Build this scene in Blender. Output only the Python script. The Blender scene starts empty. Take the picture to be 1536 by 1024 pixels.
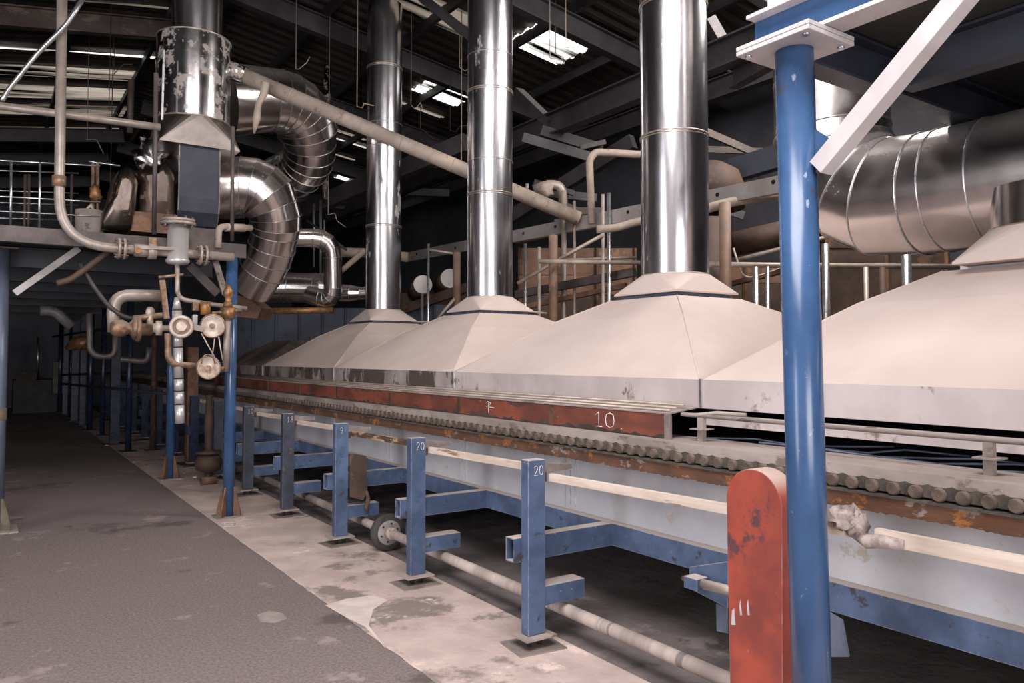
import bpy, math, random
from mathutils import Vector, Matrix
random.seed(7)
S = bpy.context.scene
COL = S.collection
V = Vector
# ------------------------------------------------------------------ camera model (metres; machine runs along +Y)
FPX, PPX, PPY, EYE = 1150.0, 768.0, 491.0, 1.6
YAW, PITCH = math.radians(34.4), math.radians(2.2)
FW = V((math.sin(YAW)*math.cos(PITCH), math.cos(YAW)*math.cos(PITCH), math.sin(PITCH)))
RT = V((math.cos(YAW), -math.sin(YAW), 0))
UP = RT.cross(FW)
CAM = V((0, 0, EYE))
def ray(px, py): return FW + RT*((px-PPX)/FPX) - UP*((py-PPY)/FPX)
def at(px, py, x=None, y=None, z=None, d=None):
    """world point seen at a pixel of the photograph, on a plane x=, y=, z= or at depth d="""
    r = ray(px, py)
    if d is not None: return CAM + r*d
    if x is not None: return CAM + r*((x-CAM.x)/r.x)
    if y is not None: return CAM + r*((y-CAM.y)/r.y)
    return CAM + r*((z-CAM.z)/r.z)
cd = bpy.data.cameras.new('camera'); co = bpy.data.objects.new('camera', cd); COL.objects.link(co)
co.matrix_world = Matrix(((RT.x, UP.x, -FW.x, CAM.x), (RT.y, UP.y, -FW.y, CAM.y), (RT.z, UP.z, -FW.z, CAM.z), (0, 0, 0, 1)))
cd.sensor_width = 36; cd.lens = 36*FPX/1536; cd.shift_y = (PPY-512)/1536
cd.clip_start = .05; cd.clip_end = 200
S.camera = co

# ------------------------------------------------------------------ materials
M = {}
def mat(key, c1, c2=None, rough=.5, metal=0., scale=6., stretch=(1, 1, 1), rvar=.12, dust=0., dustc=(.50, .42, .37),
        spots=None, spots2=None, bump=0., spec=.5, lo=.35, hi=.65, edge=None, erad=.006):
    m = bpy.data.materials.new(key); m.use_nodes = True
    nt = m.node_tree; N = nt.nodes; L = nt.links; N.clear()
    out = N.new('ShaderNodeOutputMaterial'); b = N.new('ShaderNodeBsdfPrincipled')
    L.new(b.outputs[0], out.inputs[0])
    geo = N.new('ShaderNodeNewGeometry')
    mp = N.new('ShaderNodeMapping'); mp.inputs['Scale'].default_value = stretch
    L.new(geo.outputs['Position'], mp.inputs[0])
    def noise(sc, det=5, rgh=.6):
        n = N.new('ShaderNodeTexNoise'); n.inputs['Scale'].default_value = sc; n.inputs['Detail'].default_value = det
        n.inputs['Roughness'].default_value = rgh; L.new(mp.outputs[0], n.inputs['Vector']); return n.outputs['Fac']
    def ramp(f, a, c):
        r = N.new('ShaderNodeMapRange'); r.interpolation_type = 'SMOOTHSTEP'
        r.inputs[1].default_value = a; r.inputs[2].default_value = c; L.new(f, r.inputs[0]); return r.outputs[0]
    def mix(f, A, B):
        x = N.new('ShaderNodeMix'); x.data_type = 'RGBA'
        if isinstance(f, float): x.inputs['Factor'].default_value = f
        else: L.new(f, x.inputs['Factor'])
        for s, v in ((6, A), (7, B)):
            if isinstance(v, tuple): x.inputs[s].default_value = (*v, 1)
            else: L.new(v, x.inputs[s])
        return x.outputs[2]
    n1 = noise(scale)
    c2 = c2 or tuple(x*.72 for x in c1)
    col = mix(ramp(n1, lo, hi), c1, c2)
    rg = N.new('ShaderNodeMapRange'); rg.inputs[3].default_value = max(.02, rough-rvar); rg.inputs[4].default_value = min(1, rough+rvar)
    L.new(noise(scale*2.3), rg.inputs[0]); rgo = rg.outputs[0]
    me = None
    for sp in (spots, spots2):
        if sp:
            c, thr, sc = sp[:3]; thr -= .045
            f = ramp(noise(sc, 8, .68), thr, thr+.06)
            col = mix(f, col, c)
            if metal:
                k = N.new('ShaderNodeMath'); k.operation = 'MULTIPLY_ADD'; L.new(f, k.inputs[0]); k.inputs[1].default_value = -metal*.8
                if me is None: k.inputs[2].default_value = metal
                else: L.new(me, k.inputs[2])
                me = k.outputs[0]
    if edge:
        bv = N.new('ShaderNodeBevel'); bv.samples = 4; bv.inputs['Radius'].default_value = erad
        dt = N.new('ShaderNodeVectorMath'); dt.operation = 'DOT_PRODUCT'; L.new(bv.outputs[0], dt.inputs[0]); L.new(geo.outputs['Normal'], dt.inputs[1])
        f = ramp(dt.outputs['Value'], .985, .86); e2 = N.new('ShaderNodeMath'); e2.operation = 'MULTIPLY'
        L.new(f, e2.inputs[0]); L.new(ramp(noise(13, 4), .36, .60), e2.inputs[1]); col = mix(e2.outputs[0], col, edge)
    if dust:
        sep = N.new('ShaderNodeSeparateXYZ'); L.new(geo.outputs['Normal'], sep.inputs[0])
        f = ramp(sep.outputs[2], .25, .9)
        k = N.new('ShaderNodeMath'); k.operation = 'MULTIPLY'; L.new(f, k.inputs[0]); k.inputs[1].default_value = dust
        col = mix(k.outputs[0], col, dustc)
        r2 = N.new('ShaderNodeMath'); r2.operation = 'MULTIPLY_ADD'; r2.inputs[1].default_value = .4; L.new(k.outputs[0], r2.inputs[0]); L.new(rgo, r2.inputs[2]); rgo = r2.outputs[0]
        if metal:
            k3 = N.new('ShaderNodeMath'); k3.operation = 'MULTIPLY_ADD'; k3.inputs[1].default_value = -metal; L.new(k.outputs[0], k3.inputs[0])
            if me is None: k3.inputs[2].default_value = metal
            else: L.new(me, k3.inputs[2])
            k3.use_clamp = True; me = k3.outputs[0]
    L.new(col, b.inputs['Base Color']); L.new(rgo, b.inputs['Roughness'])
    if me is None: b.inputs['Metallic'].default_value = metal
    else: L.new(me, b.inputs['Metallic'])
    b.inputs['Specular IOR Level'].default_value = spec
    if bump:
        bp = N.new('ShaderNodeBump'); bp.inputs['Strength'].default_value = bump; bp.inputs['Distance'].default_value = .02
        L.new(noise(min(scale*5, 140)), bp.inputs['Height']); L.new(bp.outputs[0], b.inputs['Normal'])
    M[key] = m; return m
BR = (.10, .055, .03)
mat('blue', (.084, .127, .222), (.050, .076, .138), .42, 0, 5, dust=.85, edge=(.46, .40, .40), spots=((.045, .042, .05), .64, 9), spots2=((.30, .30, .34), .69, 26), bump=.08)
mat('blue_col', (.046, .102, .222), (.030, .066, .150), .24, 0, 4, stretch=(1, 1, .6), spots=((.06, .055, .06), .66, 8), spots2=((.26, .31, .42), .68, 22))
mat('blue_grey', (.17, .20, .27), (.10, .12, .17), .36, .25, 5, stretch=(1, 1, .3), spots=((.16, .10, .06), .70, 7))
mat('casing_blue', (.10, .115, .165), (.06, .068, .098), .5, .1, 1.5, spots=((.05, .05, .055), .62, 3))
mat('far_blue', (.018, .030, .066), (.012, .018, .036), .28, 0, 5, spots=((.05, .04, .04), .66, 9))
mat('navy', (.020, .023, .037), (.034, .037, .054), .45, 0, 4, spots=((.09, .08, .08), .7, 9))
mat('dark_pipe', (.024, .020, .021), (.05, .04, .036), .45, .2, 8)
mat('blue_darker', (.048, .058, .086), (.03, .034, .048), .5, .05, 6, dust=.8, edge=(.3, .27, .26), spots=((.09, .075, .07), .62, 12))  # darker, greyer blue for the posts further along the line
mat('dark_blue', (.020, .023, .036), (.013, .014, .021), .45, 0, 3, dust=.3)
mat('panel', (.58, .585, .61), (.48, .49, .525), .42, .15, 2.6, spots=((.46, .41, .36), .66, 6), spots2=((.12, .11, .11), .745, 14))
mat('seam_white', (.62, .63, .66), (.3, .31, .33), .6, 0, 16)
mat('hood', (.545, .452, .408), (.485, .398, .36), .78, 0, 1.6, spots=((.44, .36, .32), .71, 30), bump=.03, spec=.25)
mat('skirt', (.53, .47, .465), (.43, .375, .37), .5, .1, 2.2, stretch=(1, 1, .7), spots=((.20, .15, .13), .62, 3.2), spots2=((.10, .08, .075), .70, 5))
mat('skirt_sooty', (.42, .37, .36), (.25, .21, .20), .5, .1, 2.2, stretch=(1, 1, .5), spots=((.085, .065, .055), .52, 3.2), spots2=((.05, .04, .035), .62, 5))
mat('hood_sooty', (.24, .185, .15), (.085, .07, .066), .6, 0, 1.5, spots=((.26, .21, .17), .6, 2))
mat('dusty_steel', (.36, .305, .28), (.24, .20, .18), .7, .1, 5, stretch=(1, .5, 1), dust=.3, dustc=(.42, .34, .30), spots=((.15, .118, .095), .60, 6), bump=.12)
mat('red_panel', (.225, .062, .036), (.115, .038, .027), .55, 0, 4, stretch=(1, .6, 1.6), spots=((.085, .042, .034), .60, 5), spots2=((.36, .26, .23), .70, 14))
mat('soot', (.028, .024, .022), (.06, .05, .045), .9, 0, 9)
mat('chalk', (.80, .76, .74), (.6, .56, .55), .9, 0, 40)
mat('rust', (.135, .060, .030), (.075, .042, .028), .85, 0, 7, stretch=(1, .6, 1), spots=((.30, .115, .03), .60, 11), spots2=((.27, .22, .20), .62, 13), bump=.3)
mat('chain', (.135, .100, .078), (.070, .051, .040), .85, .1, 14, dust=.1, bump=.25)
mat('chain_dark', (.055, .047, .04), (.10, .085, .07), .8, .1, 14, bump=.3)
mat('stainless', (.70, .69, .72), (.58, .57, .60), .23, 1., 2.2, stretch=(1, 1, .35), rvar=.10, spots=((.47, .43, .41), .66, 3.5), lo=.3, hi=.7)
mat('stainless_worn', (.60, .585, .60), (.52, .50, .51), .17, 1., 3., rvar=.08, spots=((.42, .37, .345), .57, 5), spots2=((.22, .18, .17), .70, 9))
mat('silver', (.74, .69, .67), (.62, .575, .56), .22, 1., 2.6, rvar=.09, dust=.22, spots=((.34, .27, .23), .70, 6))
mat('band', (.62, .55, .47), (.46, .40, .34), .4, .8, 20)
mat('galv', (.60, .60, .62), (.45, .45, .47), .3, .9, 8)
mat('pipe', (.38, .325, .29), (.28, .235, .205), .42, .35, 7, dust=.5, spots=((.17, .115, .08), .66, 8))
mat('pipe_dusty', (.42, .345, .29), (.31, .25, .205), .75, .05, 5, spots=((.20, .15, .12), .64, 9), bump=.2)
mat('canister', (.56, .54, .53), (.47, .45, .44), .36, .5, 5, spots=((.30, .2, .13), .68, 10))
mat('valve', (.30, .205, .14), (.14, .085, .055), .42, .5, 12, dust=.4, spots=((.30, .13, .05), .6, 10), bump=.15)
mat('brass', (.30, .17, .075), (.16, .09, .045), .45, .45, 14, spots=((.40, .16, .04), .58, 12))
mat('gauge', (.58, .50, .44), (.36, .28, .22), .45, .2, 9, spots=((.28, .17, .11), .62, 9))
mat('brown', (.19, .098, .058), (.095, .052, .034), .6, .2, 4, dust=.3, spots=((.22, .11, .055), .6, 5))
mat('brown_dark', (.085, .050, .034), (.042, .027, .022), .7, .1, 3, spots=((.12, .06, .03), .62, 3))
mat('shaft_banded', (.52, .44, .39), (.26, .21, .195), .7, .05, 3.2, stretch=(.02, 1, .02), spots=((.17, .14, .13), .63, 3), bump=0)
mat('foot_dark', (.26, .215, .195), (.17, .14, .13), .7, .1, 9, edge=(.4, .34, .3))
mat('rod', (.44, .37, .32), (.32, .26, .22), .5, .3, 8)
mat('grey_channel', (.40, .375, .37), (.32, .30, .29), .5, .2, 4, spots=((.24, .20, .17), .66, 5))
mat('timber', (.68, .58, .50), (.55, .44, .36), .7, 0, 5, stretch=(4, .5, 4), spots=((.30, .17, .09), .63, 3.5), spots2=((.10, .06, .04), .72, 4), bump=.1)
mat('timber_burnt', (.50, .36, .23), (.36, .24, .13), .7, 0, 5, stretch=(3, .7, 3), spots=((.08, .05, .03), .54, 3.5), bump=.1)
mat('cover_red', (.40, .075, .045), (.22, .05, .04), .42, 0, 4.5, dust=.8, edge=(.50, .30, .24), dustc=(.58, .47, .42), spots=((.12, .05, .055), .63, 4), spots2=((.50, .36, .30), .715, 24))
mat('white_paint', (.60, .565, .57), (.50, .465, .47), .5, .1, 5, dust=0, edge=(.72, .68, .66), spots=((.36, .28, .22), .71, 8))
mat('rubber', (.028, .025, .026), (.05, .043, .042), .8, 0, 10)
mat('wheel', (.42, .38, .37), (.32, .29, .28), .5, .4, 12)
mat('dark_steel', (.035, .031, .033), (.022, .020, .021), .6, .2, 4, dust=.35, dustc=(.14, .11, .095))
mat('girder', (.050, .044, .049), (.032, .028, .031), .55, .2, 3, dust=.3, dustc=(.2, .16, .14))
mat('girder_brown', (.085, .062, .052), (.05, .036, .031), .6, .1, 3, stretch=(.4, 1, 1), spots=((.14, .105, .085), .6, 5))
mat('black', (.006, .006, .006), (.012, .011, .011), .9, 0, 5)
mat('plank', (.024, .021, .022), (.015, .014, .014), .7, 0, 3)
mat('rag', (.46, .39, .365), (.26, .20, .185), .9, 0, 18, bump=.3)
mat('weld_dark', (.05, .03, .022), (.1, .06, .04), .8, 0, 20)
mat('olive', (.20, .185, .12), (.12, .10, .07), .6, 0, 9, spots=((.22, .12, .05), .6, 8))
mat('wall_clad', (.055, .060, .080), (.034, .037, .050), .6, .1, 1.2, stretch=(1, 3, .6))
mat('wall_block', (.047, .047, .056), (.03, .03, .036), .8, 0, 1.4)
mat('wall_plain', (.42, .40, .40), (.33, .31, .31), .85, 0, .8)

def floor_mat(key, a, b, stain, thr, sc):
    m = mat(key, a, b, .82, 0, sc, spots=(stain, thr, .7), spots2=(tuple(x*1.28 for x in a), .63, 1.7), bump=.35, spec=.3)
    return m
floor_mat('asphalt', (.255, .205, .197), (.165, .136, .132), (.120, .100, .095), .62, 60)
floor_mat('concrete', (.60, .475, .43), (.47, .37, .335), (.26, .21, .19), .59, 2.6)
mat('patch_pale', (.72, .62, .56), (.60, .50, .45), .85, 0, 6)
mat('patch_grey', (.36, .30, .275), (.28, .235, .215), .85, 0, 14)
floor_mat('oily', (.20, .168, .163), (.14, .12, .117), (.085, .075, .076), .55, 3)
# corrugated roof sheet and daylight through translucent sheets
mat('roof', (.045, .035, .031), (.022, .018, .016), .75, .1, 1.0, stretch=(.5, 3, 1), spots=((.060, .046, .038), .6, 2))
def sky_mat(key, strength, tint):
    m = bpy.data.materials.new(key); m.use_nodes = True; nt = m.node_tree; N = nt.nodes; L = nt.links; N.clear()
    out = N.new('ShaderNodeOutputMaterial'); e = N.new('ShaderNodeEmission'); L.new(e.outputs[0], out.inputs[0])
    geo = N.new('ShaderNodeNewGeometry'); mp = N.new('ShaderNodeMapping'); mp.inputs['Scale'].default_value = (.25, 3.2, 1)
    L.new(geo.outputs['Position'], mp.inputs[0])
    n = N.new('ShaderNodeTexNoise'); n.inputs['Scale'].default_value = 1.6; n.inputs['Detail'].default_value = 6; L.new(mp.outputs[0], n.inputs['Vector'])
    r = N.new('ShaderNodeMapRange'); r.inputs[1].default_value = .40; r.inputs[2].default_value = .60; L.new(n.outputs['Fac'], r.inputs[0])
    k = N.new('ShaderNodeMath'); k.operation = 'MULTIPLY'; k.inputs[1].default_value = strength; L.new(r.outputs[0], k.inputs[0])
    e.inputs[0].default_value = (*tint, 1); L.new(k.outputs[0], e.inputs[1]); M[key] = m
sky_mat('sky_bright', 2.6, (1, .97, .93))
sky_mat('sky_mid', .42, (1, .86, .72))
sky_mat('sky_dim', .26, (1, .82, .66))

# ------------------------------------------------------------------ mesh builder
def frame(a, up=None):
    a = a.normalized(); u = up or (V((0, 0, 1)) if abs(a.z) < .95 else V((0, 1, 0)))
    s = a.cross(u).normalized(); u = s.cross(a).normalized(); return a, s, u
WORLD = {}
class MB:
    def __init__(s): s.v = []; s.f = []; s.sm = []
    def add(s, vs, fs, smooth=False):
        o = len(s.v); s.v += [V(p) for p in vs]
        for k, f in enumerate(fs):
            s.f.append([i+o for i in f]); s.sm.append(smooth if isinstance(smooth, bool) else smooth[k])
        return s
    def box(s, c, d, rot=None):
        vs = [V((x*d[0]/2, y*d[1]/2, z*d[2]/2)) for x in (-1, 1) for y in (-1, 1) for z in (-1, 1)]
        if rot is not None: vs = [rot @ p for p in vs]
        return s.add([p+V(c) for p in vs], [(0, 1, 3, 2), (4, 6, 7, 5), (0, 4, 5, 1), (2, 3, 7, 6), (0, 2, 6, 4), (1, 5, 7, 3)])
    def span(s, a, b):
        a, b = V(a), V(b); return s.box((a+b)/2, (abs(b.x-a.x), abs(b.y-a.y), abs(b.z-a.z)))
    def sweep(s, prof, p0, p1, up=None):
        p0, p1 = V(p0), V(p1); a, sd, u = frame(p1-p0, up); n = len(prof)
        vs = [p0+sd*x+u*y for x, y in prof]+[p1+sd*x+u*y for x, y in prof]
        return s.add(vs, [tuple(range(n)), tuple(range(2*n-1, n-1, -1))]+[(i, i+n, (i+1) % n+n, (i+1) % n) for i in range(n)])
    def bar(s, p0, p1, w, h, up=None):
        return s.sweep([(-w/2, -h/2), (w/2, -h/2), (w/2, h/2), (-w/2, h/2)], p0, p1, up)
    def ibeam(s, p0, p1, w, h, t=.012, up=None):
        a, b = w/2, h/2
        return s.sweep([(-a, -b), (a, -b), (a, -b+t), (t/2, -b+t), (t/2, b-t), (a, b-t), (a, b), (-a, b), (-a, b-t), (-t/2, b-t), (-t/2, -b+t), (-a, -b+t)], p0, p1, up)
    def chan(s, p0, p1, w, h, t=.01, up=None, flip=1):
        a, b = w/2*flip, h/2; tt = t*flip
        return s.sweep([(-a, -b), (a, -b), (a, -b+t), (-a+tt, -b+t), (-a+tt, b-t), (a, b-t), (a, b), (-a, b)], p0, p1, up)
    def hollow(s, p0, p1, w, h, t=.006, up=None):
        p0, p1 = V(p0), V(p1); a, sd, u = frame(p1-p0, up)
        R = lambda p, w, h: [p-sd*w/2-u*h/2, p+sd*w/2-u*h/2, p+sd*w/2+u*h/2, p-sd*w/2+u*h/2]
        vs = R(p0, w, h)+R(p1, w, h)+R(p1, w-2*t, h-2*t)+R(p0, w-2*t, h-2*t); fs = []
        for k in range(4):
            for i in range(4):
                fs.append((k*4+i, ((k+1) % 4)*4+i, ((k+1) % 4)*4+(i+1) % 4, k*4+(i+1) % 4))
        return s.add(vs, fs)
    def rings(s, rings, closed=False, cap=True, smooth=True):
        n = len(rings[0]); vs = [p for r in rings for p in r]; fs = []; sm = []; m = len(rings)
        for k in range(m if closed else m-1):
            q = (k+1) % m
            for i in range(n): fs.append((k*n+i, k*n+(i+1) % n, q*n+(i+1) % n, q*n+i)); sm.append(smooth)
        if cap and not closed:
            fs.append(tuple(range(n-1, -1, -1))); sm.append(False); fs.append(tuple(range((m-1)*n, m*n))); sm.append(False)
        return s.add(vs, fs, sm)
    def tube(s, path, r, n=14, cap=True, gore=False):
        P = [V(p) for p in path]; rs = r if isinstance(r, (list, tuple)) else [r]*len(P)
        T = [((P[min(i+1, len(P)-1)]-P[i]).normalized()+(P[i]-P[max(i-1, 0)]).normalized()).normalized() for i in range(len(P))]
        a, sd, u = frame(T[0]); rg = []
        for i, p in enumerate(P):
            t = T[i]; sd = (sd-t*sd.dot(t)).normalized(); u = sd.cross(t)
            k = 1.
            if 0 < i < len(P)-1:
                c = max(.5, T[i].dot((P[i]-P[i-1]).normalized())); k = 1/c
                bend = (P[i+1]-P[i]).normalized()-(P[i]-P[i-1]).normalized()
                bd = bend.normalized() if bend.length > 1e-5 else None
            ring = []
            for j in range(n):
                q = sd*math.cos(2*math.pi*j/n)+u*math.sin(2*math.pi*j/n)
                if k > 1.0001 and bd is not None: q = q+bd*(q.dot(bd)*(k-1))
                ring.append(p+q*rs[i])
            rg.append(ring)
        if not gore: return s.rings(rg, cap=cap)
        for i in range(len(rg)-1): s.rings([rg[i], rg[i+1]], cap=False)
        if cap: s.add(rg[0], [tuple(range(n-1, -1, -1))]); s.add(rg[-1], [tuple(range(n))])
        return s
    def cyl(s, p0, p1, r, n=20): return s.tube([p0, p1], r, n)
    def lathe(s, p0, axis, prof, n=24, cap=True):
        a, sd, u = frame(V(axis)); p0 = V(p0)
        return s.rings([[p0+a*h+(sd*math.cos(2*math.pi*j/n)+u*math.sin(2*math.pi*j/n))*r for j in range(n)] for r, h in prof], cap=cap)
    def ring(s, c, axis, R, r, n=28, k=6):
        a, sd, u = frame(V(axis)); c = V(c)
        return s.rings([[c+(sd*math.cos(2*math.pi*i/n)+u*math.sin(2*math.pi*i/n))*(R+r*math.cos(2*math.pi*j/k))+a*(r*math.sin(2*math.pi*j/k)) for j in range(k)] for i in range(n)], closed=True)
    def prism(s, poly, vec):
        n = len(poly); P = [V(p) for p in poly]; q = V(vec)
        return s.add(P+[p+q for p in P], [tuple(range(n)), tuple(range(2*n-1, n-1, -1))]+[(i, i+n, (i+1) % n+n, (i+1) % n) for i in range(n)])
    def blob(s, c, rad, seed=0, amp=.25, n=10, m=7):
        rn = random.Random(seed); rg = []
        for i in range(1, m):
            th = math.pi*i/m
            rg.append([V(c)+V((math.sin(th)*math.cos(2*math.pi*j/n)*rad[0], math.sin(th)*math.sin(2*math.pi*j/n)*rad[1], math.cos(th)*rad[2]))*(1+amp*(rn.random()-.5)*2) for j in range(n)])
        return s.rings(rg)
    def build(s, name, m, parent=None, bevel=0., org=None):
        me = bpy.data.meshes.new(name)
        if parent is not None: o0 = WORLD[parent.name]
        elif org is not None: o0 = V(org)
        else:
            xs = [p.x for p in s.v]; ys = [p.y for p in s.v]; zs = [p.z for p in s.v]
            o0 = V(((min(xs)+max(xs))/2, (min(ys)+max(ys))/2, min(zs)))
        me.from_pydata([p-o0 for p in s.v], [], s.f); me.polygons.foreach_set('use_smooth', s.sm)
        me.materials.append(M[m]); me.update()
        import bmesh
        bm = bmesh.new(); bm.from_mesh(me); bmesh.ops.recalc_face_normals(bm, faces=bm.faces); bm.to_mesh(me); bm.free()
        o = bpy.data.objects.new(name, me); COL.objects.link(o)
        if parent is not None: o.parent = parent
        else: o.location = o0
        WORLD[o.name] = o0
        if bevel:
            b = o.modifiers.new('bevel', 'BEVEL'); b.width = bevel; b.segments = 2; b.limit_method = 'ANGLE'; b.angle_limit = .7
        return o
LABELS = {}
def tag(o, label, cat, group=None, kind='thing'):
    o['label'] = label; o['category'] = cat; o['kind'] = kind
    if group: o['group'] = group
    n = len(label.split())
    if not 4 <= n <= 16: print('LABEL LENGTH', n, label)
    if label in LABELS and not group: print('LABEL TWICE', label)
    LABELS[label] = o.name
    return o
def thing(name, loc, label, cat, group=None):
    o = bpy.data.objects.new(name, None); COL.objects.link(o); o.location = loc; o.empty_display_size = .1
    WORLD[o.name] = V(loc); return tag(o, label, cat, group)
def single(mb, name, m, label, cat, group=None, bevel=0.): return tag(mb.build(name, m, None, bevel), label, cat, group)
def struct(mb, name, m): o = mb.build(name, m, None, 0, (0, 0, 0)); o['kind'] = 'structure'; return o
def arc(c, r, a0, a1, e1, e2, n=6):
    c = V(c); return [c+V(e1)*(r*math.cos(a0+(a1-a0)*i/n))+V(e2)*(r*math.sin(a0+(a1-a0)*i/n)) for i in range(n+1)]
def bend(pts, r, n=4):
    """round the corners of a polyline"""
    P = [V(p) for p in pts]; out = [P[0]]
    for i in range(1, len(P)-1):
        a = (P[i-1]-P[i]); b = (P[i+1]-P[i]); q = min(r, a.length*.48, b.length*.48)
        A = P[i]+a.normalized()*q; B = P[i]+b.normalized()*q
        for k in range(n+1):
            t = k/n; out.append(A*(1-t)**2+P[i]*2*t*(1-t)+B*t*t)
    out.append(P[-1]); return out
DIG = {'0': [[(.5, 0), (.15, .12), (.05, .5), (.15, .88), (.5, 1), (.85, .88), (.95, .5), (.85, .12), (.5, 0)]],
       '1': [[(.15, .75), (.55, 1), (.55, 0)], [(.2, 0), (.9, 0)]],
       '2': [[(.05, .78), (.25, .97), (.6, 1), (.9, .82), (.85, .6), (.05, 0), (.95, 0)]],
       '8': [[(.5, .53), (.15, .7), (.2, .93), (.5, 1), (.8, .93), (.85, .7), (.5, .53), (.1, .3), (.15, .07), (.5, 0), (.85, .07), (.9, .3), (.5, .53)]],
       '9': [[(.9, .62), (.5, .45), (.1, .6), (.1, .88), (.5, 1), (.9, .88), (.9, .5), (.75, .1), (.3, 0)]],
       '4': [[(.75, 0), (.75, 1), (.0, .35), (1, .35)]],
       'f': [[(.45, 0), (.5, 1)], [(.1, .85), (.3, 1), (.8, .9), (.5, .55)], [(.1, .55), (1.3, .5)]],
       '.': [[(.4, 0), (.5, .04)]]}
def digits(parent, txt, o, ex, ey, w, h, gap, r, m='chalk', name='chalk_mark'):
    o, ex, ey = V(o), V(ex), V(ey)
    mb = MB()
    for k, ch in enumerate(txt):
        for st in DIG[ch]: mb.tube([o+ex*(k*(w+gap)+x*w)+ey*(y*h) for x, y in st], r, 5)
    return mb.build(name, m, parent)
# ================================================================== the shed
SPLIT = 1.86
struct(MB().span((-8, -7.5, -.1), (SPLIT, 30, 0)), 'floor', 'asphalt')
struct(MB().span((SPLIT, -7.5, -.1), (2.72, 30, .004)), 'floor_concrete', 'concrete')
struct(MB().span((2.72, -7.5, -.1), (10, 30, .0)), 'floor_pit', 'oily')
struct(MB().span((-8, 29, 0), (10, 29.2, 8)), 'wall_far', 'wall_clad')
struct(MB().span((9.6, -7.5, 0), (9.8, 29, 8)), 'wall_right', 'wall_block')
struct(MB().span((-8.2, -7.5, 0), (-8, 29, 8)), 'wall_left', 'wall_plain')
# wall behind the camera with an open loading bay
DX0, DX1, DZ = -5.2, .4, 4.6
wn = MB(); wn.span((-8, -7.7, 0), (DX0, -7.5, 8)); wn.span((DX1, -7.7, 0), (10, -7.5, 8)); wn.span((DX0, -7.7, DZ), (DX1, -7.5, 8))
struct(wn, 'wall_near', 'wall_plain')
RX, RZ, RS = 2.5, 7.0, .15
def roof_z(x): return RZ-RS*abs(x-RX)
def corr(x0, x1, y0, y1, dz, per=.26, amp=.035):
    mb = MB(); n = int((y1-y0)/per); A = []; B = []
    for i in range(n):
        for f, h in ((0, 0), (.3, 0), (.5, amp), (.8, amp)):
            y = y0+(i+f)*per; A.append((x0, y, roof_z(x0)+dz+h)); B.append((x1, y, roof_z(x1)+dz+h))
    k = len(A); mb.add(A+B, [(i, i+1, k+i+1, k+i) for i in range(k-1)]); return mb
struct(corr(-8.2, RX, -7.6, 29.2, 0), 'ceiling_left', 'roof')
struct(corr(RX, 9.9, -7.6, 29.2, 0), 'ceiling_right', 'roof')
struct(MB().prism([at(a, b, z=.0045) for a, b in ((488, 908), (520, 898), (560, 893), (582, 900), (560, 914), (553, 938), (578, 972), (548, 940), (520, 926))], (0, 0, .003)), 'floor_patch', 'patch_pale')
struct(MB().prism([at(a, b, z=.0005) for a, b in ((386, 922), (404, 916), (424, 920), (430, 928), (412, 934), (390, 932))], (0, 0, .003)), 'floor_patch', 'patch_grey')
rn = random.Random(5); fl = []; fr = []
for i in range(300):
    y = .8+i*.05; q = rn.uniform(.002, .012); fl.append(V((SPLIT-q, y, .0025))); fr.append(V((SPLIT+rn.uniform(.0, .012), y, .0055)))
struct(MB().add(fl+fr, [(i, i+1, 301+i, 300+i) for i in range(299)]), 'trim_2', 'concrete')
def at_roof(px, py):
    r = ray(px, py)
    for sgn in (1, -1):
        # z = RZ - RS*sgn*(x-RX)
        t = (RZ+RS*sgn*RX-EYE)/(r.z+RS*sgn*r.x); p = CAM+r*t
        if (p.x-RX)*sgn >= 0: return p
    return p
SKY = [((772, 63), (879, 63), 'sky_bright', 38, 92), ]
nw = 0
def skylight(px0, px1, py0, py1, m):
    global nw
    nw += 1
    a = at_roof(px0, (py0+py1)/2); b = at_roof(px1, (py0+py1)/2); c = at_roof((px0+px1)/2, py0); e = at_roof((px0+px1)/2, py1)
    ys = sorted((c.y, e.y)); xs = sorted((min(c.x, e.x), max(c.x, e.x)))
    cx = (a.x+b.x+c.x+e.x)/4; cy = (a.y+b.y+c.y+e.y)/4
    return cx, cy
for px, py, lx, ly, m in ((824, 64, .98, 1.05, 'sky_bright'), (666, 136, .9, 1.1, 'sky_bright'), (628, 162, 1.0, .26, 'sky_mid'), (519, 202, .8, .5, 'sky_mid'), (525, 213, 1.0, .26, 'sky_bright'), (500, 232, .9, .5, 'sky_mid'), (512, 196, .5, .26, 'sky_mid'), (1240, 60, 1.6, .9, 'sky_dim'), (1080, 238, 2.0, 1.2, 'sky_mid'), (1140, 120, 1.6, 1.0, 'sky_dim'),
                          (70, 74, 3.3, .26, 'sky_bright'), (60, 108, 3.2, 1.0, 'sky_mid'), (55, 137, 3.2, 1.1, 'sky_mid'), (50, 163, 3.4, 1.1, 'sky_dim'), (40, 200, 3.6, 1.6, 'sky_dim'), (170, 8, 1.6, .5, 'sky_dim'),
                          (640, 325, 1.5, 1.6, 'sky_dim'), (680, 300, 1.5, 1.2, 'sky_dim'), (660, 20, 1.5, .8, 'sky_dim'), (915, 262, 1.5, 1.5, 'sky_dim'),
                          (535, 270, 1.0, .8, 'sky_bright'), (820, 247, .9, .9, 'sky_mid')):
    p = at_roof(px, py); nw += 1
    x0, x1 = p.x-lx/2, p.x+lx/2
    if x0 < RX < x1:
        if p.x > RX: x0 = RX+.02
        else: x1 = RX-.02
    y0 = round(p.y/.26)*.26-7.6 % .26
    struct(corr(x0, x1, p.y-ly/2, p.y+ly/2+.01, -.045), 'window_%d' % nw, m)
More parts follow.
